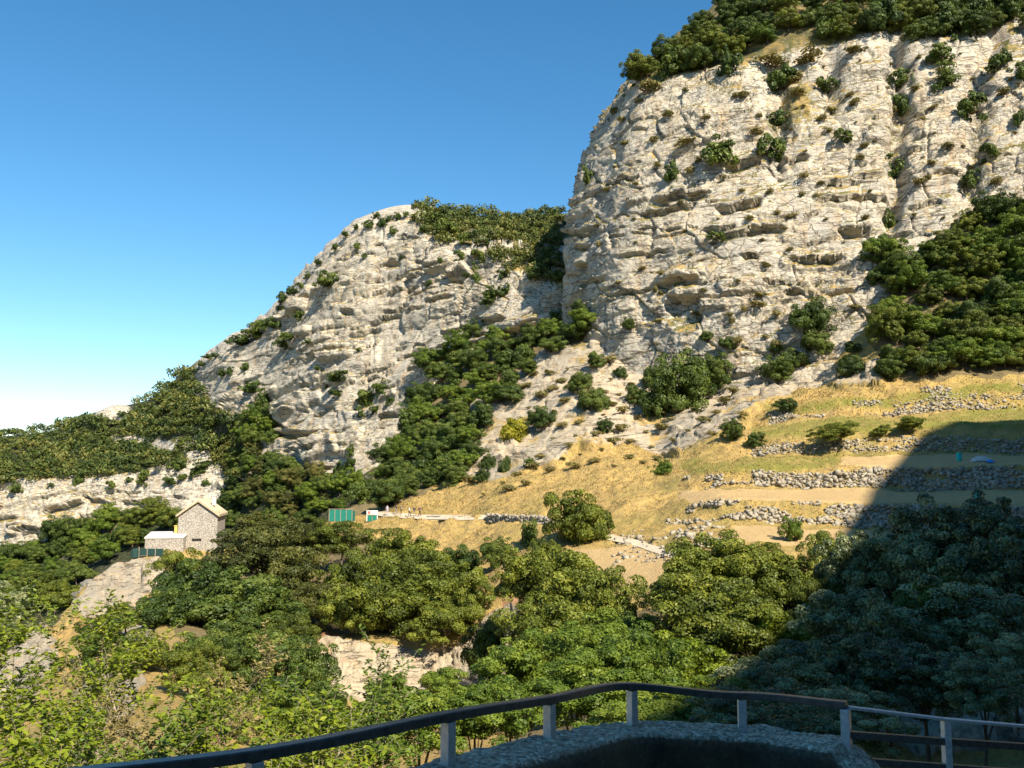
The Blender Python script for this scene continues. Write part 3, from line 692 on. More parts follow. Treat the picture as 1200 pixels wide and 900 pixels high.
def trunk_mesh(seed, mat):
    r = random.Random(seed); m = MB()
    bx, by = r.uniform(-.1, .1), r.uniform(-.1, .1)
    m.tube([(0, 0, -.15), (bx * .4, by * .4, .2), (bx, by, .5), (bx * .7, by * 1.3, .8), (bx, by, 1.1)], [.085, .065, .055, .04, .015], 7)
    for k in range(5):
        a = k * 1.26 + r.uniform(-.4, .4); z = r.uniform(.4, .62); l = r.uniform(.35, .55)
        m.tube([(bx, by, z), (bx + math.cos(a) * l * .5, by + math.sin(a) * l * .5, z + .2), (bx + math.cos(a) * l, by + math.sin(a) * l, z + .42)], [.035, .024, .008], 5)
    return m.mesh('trunk', mat, True)
TRUNK = [trunk_mesh(s, MAT['bark']) for s in range(3)]
def tree(name, kind, P, R, RZ, label, group=None, cat='tree', base=None, rnd=None):
    """crown centre P, crown half width R, half height RZ (metres)"""
    r = rnd or random
    zb = ground(P[0], P[1]) if base is None else base
    if P[2] < zb + .35 * RZ: P = (P[0], P[1], zb + .35 * RZ)
    root = bpy.data.objects.new(name, None); COL.objects.link(root); root.location = (P[0], P[1], zb); root.empty_display_size = .5
    tag(root, label, cat, group)
    h = P[2] - zb + .25 * RZ
    link('trunk', r.choice(TRUNK), root, (0, 0, 0), (0, 0, r.uniform(0, 6)), (R * .62, R * .62, max(h, .6)))
    link('crown', r.choice(CROWN[kind]), root, (0, 0, P[2] - zb), (r.uniform(-.08, .08), r.uniform(-.08, .08), r.uniform(0, 6.28)), (R * 1.14, R * r.uniform(1.02, 1.2), RZ * 1.14 / .85))
    return root
def tree_px(name, kind, cx, cy, D, w, h, label, group=None, cat='tree'):
    P = at(cx, cy, D); s = D / F
    zb = ground(P[0], P[1])
    if P[2] - zb > 1.1 * h * s + 3 or P[2] < zb - .2 * h * s: print('tree check', name, cx, cy, D, 'above ground', round(P[2] - zb, 1), 'half', round(h * s / 2, 1))
    return tree(name, kind, tuple(P), w * s / 2, h * s / 2, label, group, cat)
def shrub(name, kind, P, R, RZ, label, group, cat='shrub', N=None):
    if kind != 'tuft': R *= 1.3; RZ *= 1.25
    o = link(name, random.choice(CROWN[kind]), None, P, (random.uniform(-.2, .2), random.uniform(-.2, .2), random.uniform(0, 6.28)), (R, R * random.uniform(.85, 1.1), RZ))
    return tag(o, label, cat, group)
def shrub_px(name, kind, cx, cy, w, h, label, group=None, cat='shrub', lift=.5):
    H = hit(cx, cy)
    if H is None: print('no hit', name, cx, cy); return None
    s = H[0][1] / F; P = H[0] + H[1] * (w * s * .5 * lift)
    return shrub(name, kind, tuple(P), w * s / 2, h * s / 2, label, group, cat)
def scatter(poly, spacing, seed, tries=4000):
    g = random.Random(seed); xs = [p[0] for p in poly]; ys = [p[1] for p in poly]; pts = []
    for _ in range(tries):
        x, y = g.uniform(min(xs), max(xs)), g.uniform(min(ys), max(ys))
        if not inpoly(np.array([x]), np.array([y]), poly)[0]: continue
        if all((x - a) ** 2 + ((y - b) * 1.25) ** 2 > spacing ** 2 for a, b in pts): pts.append((x, y))
    return pts
def wood(name, kinds, poly, spacing, width, label, group, seed, cat='tree', only=None, trunks=True, aspect=.95):
    lo_, hi_ = (.72, 1.3) if trunks else (.45, 1.7)
    g = random.Random(seed); n = 0
    for (x, y) in scatter(poly, spacing, seed):
        H = hit(x, y)
        if H is None or (only is not None and H[2] not in only): continue
        s = H[0][1] / F; R = width * s / 2 * g.uniform(lo_, hi_); RZ = R * aspect * g.uniform(.85, 1.15)
        kd = g.choice(kinds); lab = label.replace('{k}', KW[kd])
        if trunks: tree(name, kd, (H[0][0], H[0][1], H[0][2] + RZ * .75), R, RZ, lab, group, cat, base=float(H[0][2]) - .3, rnd=g)
        else: shrub(name, kd, (H[0][0], H[0][1], H[0][2] + RZ * .45), R, RZ, lab, group, cat)
        n += 1
    print('wood', group, n)

# --- woods
wood('apron_tree', ['oak', 'fresh', 'olive', 'fresh', 'fresh', 'oak', 'olive'], [(1032,315),(1075,305),(1120,290),(1150,255),(1180,240),(1260,250),(1260,438),(1110,444),(1045,440),(1028,385)], 22, 40,
     'leafy {k} tree in the wood above the topmost terrace', 'trees of the wood under the great cliff', 11)
wood('gully_tree', ['oak', 'oak', 'fresh', 'cone'], [(690,378),(698,392),(640,425),(585,462),(555,520),(548,560),(500,580),(440,598),(418,592),(436,562),(472,520),(486,470),(500,440),(545,405),(600,398),(650,378)], 16, 30,
     '{k} tree in the wooded gully between the two limestone cliffs', 'trees of the gully wood between the cliffs', 12)
wood('ravine_tree', ['oak', 'oak', 'rust', 'fresh'], [(262,560),(290,500),(318,490),(312,545),(345,558),(390,566),(425,575),(425,600),(385,640),(300,640),(270,615)], 13, 25,
     '{k} tree in the ravine behind the stone house', 'trees of the ravine wood behind the house', 13, only=(1,))
wood('valley_tree', ['oak', 'fresh', 'oak', 'olive'], [(-20,665),(40,645),(100,622),(150,612),(205,612),(205,640),(150,648),(112,688),(70,712),(-20,718)], 15, 28,
     '{k} tree on the slope under the low pale cliff band', 'trees under the low cliff band', 14, only=(1,))
wood('valley_tree', ['oak', 'shade', 'olive'], [(-20,718),(70,712),(95,720),(60,745),(-20,770)], 20, 40,
     'rounded {k} tree on the ledge below the valley wood', 'trees on the ledge below the valley wood', 15, only=(1,))
wood('clifftop_tree', ['oak', 'oak', 'fresh', 'olive', 'cone'], [(742,100),(800,55),(850,12),(880,-15),(1250,-20),(1250,38),(1160,42),(1060,50),(1040,38),(985,58),(930,40),(880,62),(820,88),(780,92)], 21, 36,
     'small bushy {k} tree along the top of the great cliff', 'trees along the top of the great cliff', 16, only=(0,))

# --- far scrub carpets: nobody could count these bushes
def scrub_carpet(name, polys, spacing, width, seed, mat, label):
    g = np.random.default_rng(seed); VA, TA = [], []; n = 0
    base = [crown_arrays(900 + q, 14, .42, 190, .145, 1.0, -.3) for q in range(4)]
    for poly in polys:
        for (x, y) in scatter(poly, spacing, seed + len(poly), 16000):
            H = hit(x, y)
            if H is None or H[2] != 1 or any(((x - a_) / c_) ** 2 + ((y - b_) / d_) ** 2 < 1 for a_, b_, c_, d_ in ((134,484,24,11),(156,517,20,5),(195,523,22,5),(232,540,13,11),(262,505,10,6))): continue
            s = H[0][1] / F; R = width * s / 2 * g.uniform(.55, 1.6)
            V, Q, T = base[g.integers(4)]; a = g.uniform(0, 6.28); ca, sa = math.cos(a), math.sin(a)
            W = np.stack([V[:, 0] * ca - V[:, 1] * sa, V[:, 0] * sa + V[:, 1] * ca, V[:, 2] * g.uniform(.6, 1.3)], 1) * R + H[0] + np.array([0, 0, R * .4])
            VA.append(W); TA.append(np.clip(T + g.uniform(-.2, .3) + .30 * float(vnoise(np.array([H[0][0] / 16]), np.array([H[0][1] / 16]), np.array([H[0][2] / 8]), 7)[0]), 0, 1)); n += 1
    V = np.concatenate(VA); T = np.concatenate(TA)
    o = link(name, mesh_from(name, V, np.arange(len(V)).reshape(-1, 4), MAT[mat], False, {'tone': T}))
    o['kind'] = 'stuff'; o['label'] = label; o['category'] = 'scrub'; print(name, n); return o
scrub_carpet('mountain_scrub', [[(-20,510),(60,502),(110,488),(150,480),(180,458),(222,434),(246,480),(290,500),(300,470),(322,478),(318,505),(292,530),(296,560),(276,575),(262,545),(200,548),(150,556),(60,560),(-20,572)]], 5.6, 15, 31, 'far',
     'dark green scrub blanketing the shoulder of the far mountain')
scrub_carpet('saddle_scrub', [[(486,240),(540,246),(600,250),(676,248),(676,335),(655,330),(630,326),(612,312),(596,322),(575,300),(555,282),(520,285),(500,272)]], 4.4, 14, 32, 'far',
     'dense green scrub on the saddle behind the far mountain crest')

# --- shrubs on the cliffs, one by one
G1, L1 = 'shrubs rooted in the great cliff', 'dark green shrub rooted in a crack of the great right-hand cliff'
for (x, y, w, h) in [(911,104,34,44),(910,144,26,30),(905,176,32,36),(853,190,38,46),(787,210,20,36),(855,82,30,56),(690,206,13,34),(1048,95,28,34),(1054,128,26,40),(1102,92,28,34),(1133,134,32,42),(1050,208,34,40),(1041,262,14,40),
        (1160,180,18,26),(1170,80,26,34),(1196,92,24,40),(1192,142,18,26),(968,100,28,26),(985,162,20,18),(838,280,18,14),(1140,212,24,26),(800,78,34,40),(785,84,34,44),(748,92,24,18),(1090,70,30,30),(1030,30,40,50),(1115,40,40,50)]:
    shrub_px('cliff_shrub', 'shrub', x, y, w, h, L1, G1)
for (x, y, w, h) in [(765,105,36,26),(720,130,14,20),(870,112,18,16),(885,157,18,18),(805,168,26,14),(818,188,14,14),(700,265,12,10),(930,95,18,14),(1000,122,18,18),(1080,138,12,14),(1012,170,14,12),(1110,168,18,12),
        (940,228,10,14),(752,315,12,10),(768,340,8,18),(890,345,26,14),(888,358,24,14),(870,362,10,14),(856,375,10,20),(910,402,16,18),(862,400,14,22),(774,342,8,12),(960,215,10,10),(1090,190,14,10),(1175,110,20,16),(1165,215,18,20),(1075,215,18,16),(960,140,16,16),
        (918,268,8,10),(910,250,10,14),(1000,360,20,10),(975,130,26,14),(935,110,24,18),(945,70,40,16),(900,75,40,18),(1000,60,26,16)]:
    shrub_px('cliff_tussock', 'tuft', x, y, w, h, 'olive brown tussock on a ledge of the great right-hand cliff', 'tussocks on the great cliff', 'tussock', .3)
wood('cliff_tussock', ['tuft'], [(740,120),(860,100),(1000,70),(1190,60),(1190,230),(1030,290),(900,400),(760,420),(690,300),(700,160)], 33, 10, 'olive brown tussock on a ledge of the great right-hand cliff', 'tussocks on the great cliff', 42, 'tussock', only=(0,), trunks=False, aspect=1.0)
G2_, L2_ = 'shrubs on the far mountain face', 'small dark shrub clinging to the bare face of the far mountain'
for (x, y, w, h) in [(389,326,24,28),(433,264,12,14),(448,262,14,16),(464,256,10,12),(462,270,10,12),(420,290,10,12),(320,375,18,20),(335,350,16,16),(345,342,14,14),(300,392,26,22),(285,400,24,18),(310,384,22,20),(350,366,14,14),(340,396,20,16),(333,402,14,12),
        (270,436,10,12),(262,434,14,12),(286,432,12,14),(247,418,14,8),(400,442,24,14),(390,440,10,8),(398,462,20,10),(300,455,24,22),(315,470,18,24),(385,452,8,8),(432,468,24,30),(446,455,20,22),(440,478,10,12),(456,470,10,10),(425,487,8,10),
        (412,540,12,24),(400,552,14,22),(410,526,8,14),(396,568,14,18),(560,325,12,28),(580,345,24,18),(572,352,20,14),(592,338,14,16),(560,298,16,22),(545,285,20,18),(510,262,20,18),(520,275,26,24),(494,268,14,20),(540,300,14,16),(590,318,12,14),(640,316,20,18),(655,326,14,16),(626,322,18,18),(545,320,8,8),(515,305,8,10),(490,318,6,8),
        (125,492,8,8),(143,486,10,8),(118,486,6,5),(130,570,12,12),(152,560,8,8),(60,568,8,6),(20,572,14,18),(200,565,16,12),(215,560,12,10),(232,555,14,14),(240,566,10,12),(205,545,20,16),(240,545,18,14),(105,610,10,10),(170,560,14,22),(95,562,12,20),(405,276,10,10),(392,290,9,10),(374,308,10,10),(362,322,9,9),(416,267,9,9),(440,257,10,9),(456,254,8,8),(474,252,9,8),(352,336,11,11),(330,360,12,11),(250,414,10,8),(238,426,9,8),(484,256,10,10),(428,300,7,8),(500,330,7,8),(470,300,7,7),(360,400,9,9),(372,430,8,8),(420,410,7,7)]:
    shrub_px('ledge_shrub', 'shrub', x, y, w, h, L2_, G2_)
# --- shrubs and small trees on the rock outcrop between terraces and cliffs
for (x, y, w, h, k) in [(806,470,58,92,'oak'),(780,480,44,80,'oak'),(840,450,36,56,'oak'),(775,440,30,40,'oak'),(686,478,36,52,'oak'),(684,452,26,34,'oak'),(640,500,32,40,'oak'),(702,427,20,28,'oak'),(740,468,24,34,'oak'),(724,440,16,24,'oak'),(590,470,40,36,'oak'),(705,505,18,24,'oak'),(738,385,14,18,'oak'),
        (952,372,42,70,'oak'),(945,405,36,50,'oak'),(935,425,30,40,'oak'),(916,440,36,40,'oak'),(920,478,22,26,'oak'),(1000,436,28,40,'oak'),(1035,438,34,36,'oak'),(910,412,14,22,'fresh'),(884,520,18,26,'oak'),(855,512,24,34,'oak'),(980,516,44,26,'olive'),(1028,510,22,18,'olive'),(1060,506,30,26,'olive'),
        (776,556,20,28,'fresh'),(575,545,16,30,'oak'),(590,550,14,34,'oak'),(566,560,14,26,'oak'),(542,560,26,34,'oak'),(600,498,12,16,'oak'),(620,545,10,14,'fresh'),(1003,410,18,20,'oak'),(850,400,20,24,'oak'),(826,396,14,18,'oak')]:
    shrub_px('outcrop_shrub', k, x, y, w, h, 'dark green bush on the outcrop at the foot of the great cliff' if y < 500 else 'low bush on the dry grass beside the terraces', 'bushes on the outcrop' if y < 500 else 'bushes on the dry terraces', 'bush', .6)
o = shrub_px('broom_bush', 'yellow', 606, 512, 30, 44, 'bright yellow broom bush on the pale rock outcrop', None, 'bush', .4)
wood('slope_tussock', ['tuft'], [(620,440),(740,420),(860,460),(880,500),(780,540),(640,560),(560,590),(540,570),(640,530),(600,470)], 17, 13, 'dry brown tussock on the rocky grass slope', 'tussocks on the rocky slope', 41, 'tussock', only=(2,), trunks=False, aspect=.8)

# --- trees standing singly below the terraces
def T(kind, cx, cy, D, w, h, label, group=None, name='oak_tree'): return tree_px(name, kind, cx, cy, D, w, h, label.replace('{k}', KW[kind]), group)
T('olive', 680, 612, 112, 88, 96, 'large round oak standing beside the footpath on the dry slope')
T('cone', 621, 634, 118, 26, 42, 'slim pointed young oak on the dry slope below the path wall')
T('oak', 580, 654, 112, 42, 44, 'low bush-like oak alone on the dry grass below the footpath')
T('fresh', 931, 624, 94, 28, 38, 'small leaning sapling casting a shadow on the lowest terrace')
gA = 'sunlit oaks below the terraces'; lA = 'full sunlit {k} oak crown on the slope below the terraces'
for (k, x, y, D, w, h) in [('olive',846,668,64,110,96),('olive',790,700,60,110,110),('olive',890,690,62,110,110),('olive',845,745,54,150,110),('lime',800,780,48,90,80),('olive',905,660,68,70,60),('olive',970,668,66,60,90)]:
    T(k, x, y, D, w, h, lA, gA)
T('olive', 865, 725, 57, 130, 100, lA, gA); T('olive', 950, 720, 58, 70, 80, lA, gA)
T('lime', 912, 745, 52, 66, 66, 'bright yellow-green sunlit bush at the edge of the shadow', None, 'lime_bush')
gB = 'oaks below the footpath slope'; lB = 'dense {k} oak crown below the dry slope with the round oak'
for (k, x, y, D, w, h) in [('olive',660,700,76,120,110),('olive',620,690,78,70,90),('olive',705,720,72,90,110),('olive',650,760,66,130,110),('oak',725,775,60,100,90),('lime',745,740,64,60,50),('olive',640,655,86,40,50)]:
    T(k, x, y, D, w, h, lB, gB)
gC = 'oaks on the spur between shed and lower cliff'; lC = 'dense {k} oak crown between the green-netted shed and the lower white cliff'
for (k, x, y, D, w, h) in [('olive',460,660,118,90,80),('olive',405,690,112,80,90),('olive',500,690,108,100,90),('olive',450,715,102,110,90),('olive',545,715,98,70,90),('oak',530,660,116,50,60),('olive',400,635,132,70,50),('oak',565,765,84,56,90),('olive',410,725,100,60,70),('olive',520,735,96,80,60)]:
    T(k, x, y, D, w, h, lC, gC)
gD = 'oaks in front of the stone house'; lD = '{k} oak below the stone house'
for (k, x, y, D, w, h) in [('rust',300,660,118,100,90),('oak',240,690,106,100,90),('rust',340,690,112,90,100),('oak',285,720,100,120,90),('olive',205,680,116,60,70),('rust',355,640,132,70,60),('oak',215,735,94,80,70),('oak',330,735,100,70,50),('oak',190,715,100,50,60),('rust',300,625,136,90,50)]:
    T(k, x, y, D, w, h, lD, gD)
gE = 'oaks in the gorge beside the lower cliff'; lE = '{k} oak in the gorge around the lower white cliff'
for (k, x, y, D, w, h) in [('oak',325,775,72,90,90),('oak',300,815,62,90,90),('oak',355,800,64,70,90),('fresh',340,835,56,70,60),('oak',262,775,70,50,50),('fresh',275,850,44,60,70),('olive',222,790,50,60,70),('oak',385,825,52,50,60),('oak',232,762,74,64,56),('olive',165,765,58,70,70),('fresh',122,770,52,60,60),('fresh',452,812,62,50,40),('fresh',515,806,60,56,44),('olive',250,815,46,50,60),('oak',275,745,84,70,50),('rust',372,712,104,60,60),('olive',345,748,88,60,50),('olive',148,722,98,48,36),('oak',112,738,92,50,40)]:
    T(k, x, y, D, w, h, lE, gE)
gF = 'trees in the shaded corner by the railing'; lF = '{k} oak in the shade behind the railing'
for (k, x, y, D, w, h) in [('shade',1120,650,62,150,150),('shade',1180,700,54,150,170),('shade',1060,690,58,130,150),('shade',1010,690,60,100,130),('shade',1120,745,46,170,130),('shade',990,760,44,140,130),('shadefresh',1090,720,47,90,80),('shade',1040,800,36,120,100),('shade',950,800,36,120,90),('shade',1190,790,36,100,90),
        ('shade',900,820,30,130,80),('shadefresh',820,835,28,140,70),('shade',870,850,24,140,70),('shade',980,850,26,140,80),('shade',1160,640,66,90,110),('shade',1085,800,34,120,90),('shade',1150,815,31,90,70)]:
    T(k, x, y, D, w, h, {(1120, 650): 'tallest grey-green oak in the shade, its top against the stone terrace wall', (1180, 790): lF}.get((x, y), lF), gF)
gG = 'leafy trees just beyond the parapet'; lG = '{k} tree just beyond the pebble-topped parapet'
for (k, x, y, D, w, h) in [('shadefresh',620,800,40,120,110),('shadefresh',680,820,34,150,90),('shadefresh',740,800,38,120,110),('fresh',490,855,30,120,90),('fresh',430,860,34,90,70),('fresh',560,850,30,110,80),('shadefresh',760,850,26,130,60),('fresh',600,835,33,100,80),('shadefresh',700,770,46,120,90),('fresh',520,835,38,80,60)]:
    T(k, x, y, D, w, h, lG, gG, 'leafy_tree')

# ------------------------------------------------------------------ saplings with single leaves on the slope at the lower left
def sapling_mesh(seed, H, n_br, leaf, dens, droop=.5, wide=1.0):
    r = random.Random(seed); m = MB(); LV, LF, LT = [], [], []
    def leafat(p, d, L, tone):
        d = d.normalized(); u = Vector((r.gauss(0, .5), r.gauss(0, .5), 1)).normalized(); s = d.cross(u)
        if s.length < .05: return
        s.normalize(); w = L * .20; k = len(LV); dn = Vector((0, 0, -L * .22))
        for v in (p, p + d * L * .35 + s * w, p + d * L * .7 + s * w * .75 + dn * .5, p + d * L + dn, p + d * L * .7 - s * w * .75 + dn * .5, p + d * L * .35 - s * w): LV.append(tuple(v))
        LF.append((k, k + 1, k + 2, k + 3)); LF.append((k, k + 3, k + 4, k + 5)); LT.extend([tone] * 6)
    def branch(p, d, L, rad, lev):
        pts = [p]; rads = [rad]; q = p.copy(); dd_ = d.normalized(); ns = 5
        for i in range(ns):
            dd_ = (dd_ + Vector((r.gauss(0, .18), r.gauss(0, .18), r.gauss(.05, .12)))).normalized()
            q = q + dd_ * L / ns; pts.append(q.copy()); rads.append(max(rad * (1 - (i + 1) / ns * .8), .004))
            if lev < 2 and i >= 1:
                for _ in range(n_br if lev == 0 else 2):
                    a = r.uniform(0, 6.28); sd = Vector((math.cos(a) * wide, math.sin(a) * wide, r.uniform(.1, .8))).normalized()
                    branch(q, (dd_ * .35 + sd).normalized(), L * r.uniform(.38, .6), rads[-1] * .6, lev + 1)
            if lev == 2 or (lev == 1 and i >= 3):
                for _ in range(dens):
                    a = r.uniform(0, 6.28); ld = (Vector((math.cos(a), math.sin(a), r.uniform(-droop, .5))) + dd_ * .6)
                    leafat(q + dd_ * r.uniform(-.5, .5) * L / ns, ld, leaf * r.uniform(.6, 1.25), min(1, max(0, r.gauss(.55, .25))))
        m.tube(pts, rads, 6 if lev == 0 else 4, False)
    branch(Vector((0, 0, -.1)), Vector((r.uniform(-.15, .15), r.uniform(-.15, .15), 1)), H, H * .014 + .012, 0)
    V = np.array(LV); me = mesh_from('leaves', V, np.array(LF), None, False, {'tone': np.array(LT)})
    return m, me
SAP = []
for sd, H, nb, lf, dn, mt, bk in ((1, 3.0, 2, .16, 5, 'lime', 'palebark'), (2, 2.4, 2, .15, 5, 'lime', 'palebark'), (3, 2.6, 2, .10, 8, 'tuft', 'palebark'), (4, 3.2, 2, .16, 6, 'fresh', 'palebark')):
    m, me = sapling_mesh(sd, H, nb, lf, dn); me.materials.append(MAT[mt]); SAP.append((m.mesh('stem', MAT[bk], True), me, H)); print('sap', len(me.polygons))
def sapling(k, cx, ytop, D, hgt, label, group=None):
    st, lv_, H = SAP[k]; P = at(cx, ytop, D); zb = ground(P[0], P[1]) - .1; hgt = max(hgt * .6, P[2] - zb); s = hgt / H / 1.25
    root = bpy.data.objects.new('sapling', None); COL.objects.link(root); root.location = (P[0], P[1], P[2] - hgt); tag(root, label, 'sapling', group)
    if P[2] - hgt - zb > .3 or P[2] < zb: print('sapling check', cx, ytop, D, round(P[2] - hgt - zb, 2))
    a = random.uniform(0, 6.28)
    link('stem', st, root, None, (0, 0, a), (s, s, s)); link('leaves', lv_, root, None, (0, 0, a), (s, s, s))
gS = 'yellow-green saplings on the slope at the railing'; lS = 'yellow-green leafy sapling on the rocky slope below the railing'
SAPS = [(0,55,740,20,3.6),(0,85,800,17,3.0),(1,10,800,16,3.0),(1,60,850,14,2.6),(3,125,715,23,3.4),(1,205,815,17,2.6),(0,180,865,13,2.0),(1,0,865,12,2.4),(0,160,735,22,3.4),(3,100,860,13,2.0),(0,-30,770,18,3.4),(1,235,860,14,2.0)]
for (k, x, y, D, hg) in SAPS: sapling(k, x, y, D, hg, lS, gS)
for (k, x, y, D, hg) in [(2,205,760,19,3.0),(2,150,790,17,2.6),(2,240,800,18,2.4)]: sapling(k, x, y, D, hg, 'thin sapling with pale bare branches and small olive leaves', 'pale-branched saplings on the slope')
for (k, x, y, D, hg) in [(3,370,800,26,4.0),(1,400,830,22,3.0),(0,365,835,22,3.0),(3,450,835,24,3.2),(1,340,850,18,2.4)]: sapling(k, x, y, D, hg, 'leafy sapling on the slope under the sloping handrail', 'saplings under the handrail')

# ------------------------------------------------------------------ dry grass and rubble (uncountable)
flatB = GB.reshape(-1, 3); fpx, fpy = PXB.ravel(), PYB.ravel()
gm = (fpx > 380) & (fpx < 1230) & (fpy > 440) & (fpy < 720) & (flatB[:, 1] > 70)
gm &= (rockB.ravel() < .4) & (dirtB.ravel() < .4) & (woodB.ravel() < .4)
cand = np.where(gm)[0]; pick = rng.choice(cand, min(26000, len(cand)), replace=False)
Pg = flatB[pick] + rng.normal(size=(len(pick), 3)) * np.array([.15, .15, 0]); V, TT = [], []
for b_ in range(3):
    a = rng.uniform(0, 6.28, len(pick)); h = rng.uniform(.07, .24, len(pick)) * (Pg[:, 1] / 115); w = h * .28
    lean = np.stack([np.cos(a), np.sin(a), a * 0], 1) * (h * .6)[:, None]; sd = np.stack([-np.sin(a), np.cos(a), a * 0], 1) * w[:, None]
    b0 = Pg - np.array([0, 0, .08])
    V.append(np.stack([b0 - sd, b0 + sd, b0 + lean + sd * .3 + np.stack([a * 0, a * 0, h], 1), b0 + lean - sd * .3 + np.stack([a * 0, a * 0, h], 1)], 1)); TT.append(np.repeat(np.clip(rng.normal(.5, .22, len(pick)), 0, 1), 4).reshape(-1, 4))
V = np.concatenate(V).reshape(-1, 3); TT = np.concatenate(TT).ravel()
o = link('dry_grass', mesh_from('dry_grass', V, np.arange(len(V)).reshape(-1, 4), MAT['grass'], False, {'tone': TT})); o['kind'] = 'stuff'; o['label'] = 'golden dry grass tufts on the terraced slope'; o['category'] = 'grass'
def stone_arrays(P, size, g):
    n = len(P); cube = np.array([(x, y, z) for z in (-1, 1) for y in (-1, 1) for x in (-1, 1)], float) * .5
    V = cube[None] * (1 + .35 * g.normal(size=(n, 8, 3)).clip(-1, 1)) * (size[:, None, None] * g.uniform(.6, 1.3, (n, 1, 3)))
    a = g.uniform(0, 6.28, n); ca, sa = np.cos(a)[:, None], np.sin(a)[:, None]
    V = np.stack([V[..., 0] * ca - V[..., 1] * sa, V[..., 0] * sa + V[..., 1] * ca, V[..., 2] * .8], -1) + P[:, None, :]
    f = np.array([(0, 2, 3, 1), (4, 5, 7, 6), (0, 1, 5, 4), (1, 3, 7, 5), (3, 2, 6, 7), (2, 0, 4, 6)])
    return V.reshape(-1, 3), (f[None] + (np.arange(n) * 8)[:, None, None]).reshape(-1, 4)
def rubble(name, vlo, vhi, x0, x1, n, size, label, dens=None):
    n = int(n * 1.7); size *= .68
    Vf = np.broadcast_to(np.concatenate([[v] * 1 for v in vs_])[:, None], PXB.shape).ravel()
    m = (Vf > vlo) & (Vf < vhi) & (fpx > x0) & (fpx < x1)
    c = np.where(m)[0]; nzv = vnoise(flatB[c, 0] / 5, flatB[c, 1] / 5, flatB[c, 2] / 1.2, 88)
    p = np.clip(.25 + nzv + .55 * ((Vf[c] - vlo) / (vhi - vlo) - .5) + (dens(fpx[c]) if dens else 0), .0, 1.2) ** 1.5 + 1e-6; pk = rng.choice(c, min(n, (p > .01).sum()), replace=False, p=p / p.sum())
    P = flatB[pk] + rng.normal(size=(len(pk), 3)) * .12; V, Q = stone_arrays(P, rng.gamma(4, size / 4, len(pk)) + .08, rng)
    o = link(name, mesh_from(name, V, Q, MAT['stonewall'])); o['kind'] = 'stuff'; o['label'] = label; o['category'] = 'rubble'
right = lambda q: .5 * sstep(980, 1100, q)
rubble('terrace_rubble', 2.05, 2.98, 900, 1240, 700, .30, 'scattered pale stones in the topmost terrace bank')
rubble('terrace_rubble', 4.45, 5.0, 880, 1240, 900, .28, 'line of pale stones at the foot of the grassy second terrace bank')
rubble('terrace_rubble', 6.1, 6.98, 800, 1240, 2200, .32, 'loose dry-stone facing below the upper earth track', right)
rubble('terrace_rubble', 8.08, 8.98, 780, 1240, 3200, .34, 'loose dry-stone facing below the lower earth track', right)
rubble('terrace_rubble', 8.6, 10.4, 720, 860, 160, .35, 'pale stones strewn on the slope beside the footpath')
pts = []; PV = []
for xq in np.arange(438, 836, 2.5):
    yq = float(np.interp(xq, pl[:, 0], pl[:, 1])); wq = float(np.interp(xq, [440, 700, 830], [2.6, 3.6, 5]))
    hs_ = [hit(xq, yq + q * wq) for q in (1, .5, 0, -.5, -1)]
    if any(h is None or h[2] != 2 for h in hs_): continue
    pts.append(hs_[2][0]); PV.append([h[0] + h[1] * .06 for h in hs_])
pts = np.array(pts); PV = np.array(PV); PS_ = PV.copy()
for k in range(len(PV)): PS_[k] = PV[max(0, k - 2):k + 3].mean(0)
PV = PS_; PV[:, 1:-1, 2] += .02
MAT['path'] = mat_plain('pale_path_dust', (.52, .43, .31), .95, 0, .8, .15, .3, .05)
struct(link('footpath', mesh_from('footpath', PV.reshape(-1, 3), grid_quads(len(pts), 5), MAT['path'], True)), 'pale trodden footpath winding across the dry slope')
# low dry-stone wall under the footpath
wp = [(572, 607), (590, 609), (610, 610), (630, 611.5), (645, 613)]
cpts = [hit(*q)[0] for q in wp]; g = np.random.default_rng(5); PS = []
for k in range(len(cpts) - 1):
    for _ in range(90):
        q = g.random(); PS.append(cpts[k] * (1 - q) + cpts[k + 1] * q + np.array([g.normal(0, .12), g.normal(-.1, .15), g.uniform(-.5, .75)]))
V, Q = stone_arrays(np.array(PS), np.full(len(PS), .42), g)
root = bpy.data.objects.new('dry_stone_wall', None); COL.objects.link(root); root.location = tuple(cpts[2]); tag(root, 'low grey dry-stone wall along the footpath behind the round oak', 'wall')
o = link('stones', mesh_from('stones', V - cpts[2], Q, MAT['stonewall']), root); o['kind'] = 'stuff'

# ------------------------------------------------------------------ the stone house on the spur
HP = at(231, 640, 150.0); hz = ground(HP[0], HP[1]) ; base_z = min(HP[2], hz) - .6
house = bpy.data.objects.new('stone_house', None); COL.objects.link(house); house.location = (HP[0], HP[1], base_z); house.rotation_euler = (0, 0, math.radians(9))
tag(house, 'rough stone gabled house with tan tiled roof on the wooded spur', 'house')
W, DEP = 6.3, 8.0; ze = at(231, 604, 150)[2] - base_z; zr = at(231, 588, 150)[2] - base_z
m = MB(); V = [(-W/2, 0, 0), (W/2, 0, 0), (W/2, 0, ze), (0, 0, zr), (-W/2, 0, ze)]; V2 = [(x, DEP, z) for x, y, z in V]
m.add(V + V2, [(0, 1, 2, 3, 4), (9, 8, 7, 6, 5), (1, 6, 7, 2), (5, 0, 4, 9), (0, 5, 6, 1)]); link('wall', m.mesh('wall', MAT['house']), house)
sl = (zr - ze) / (W / 2); roofR = None
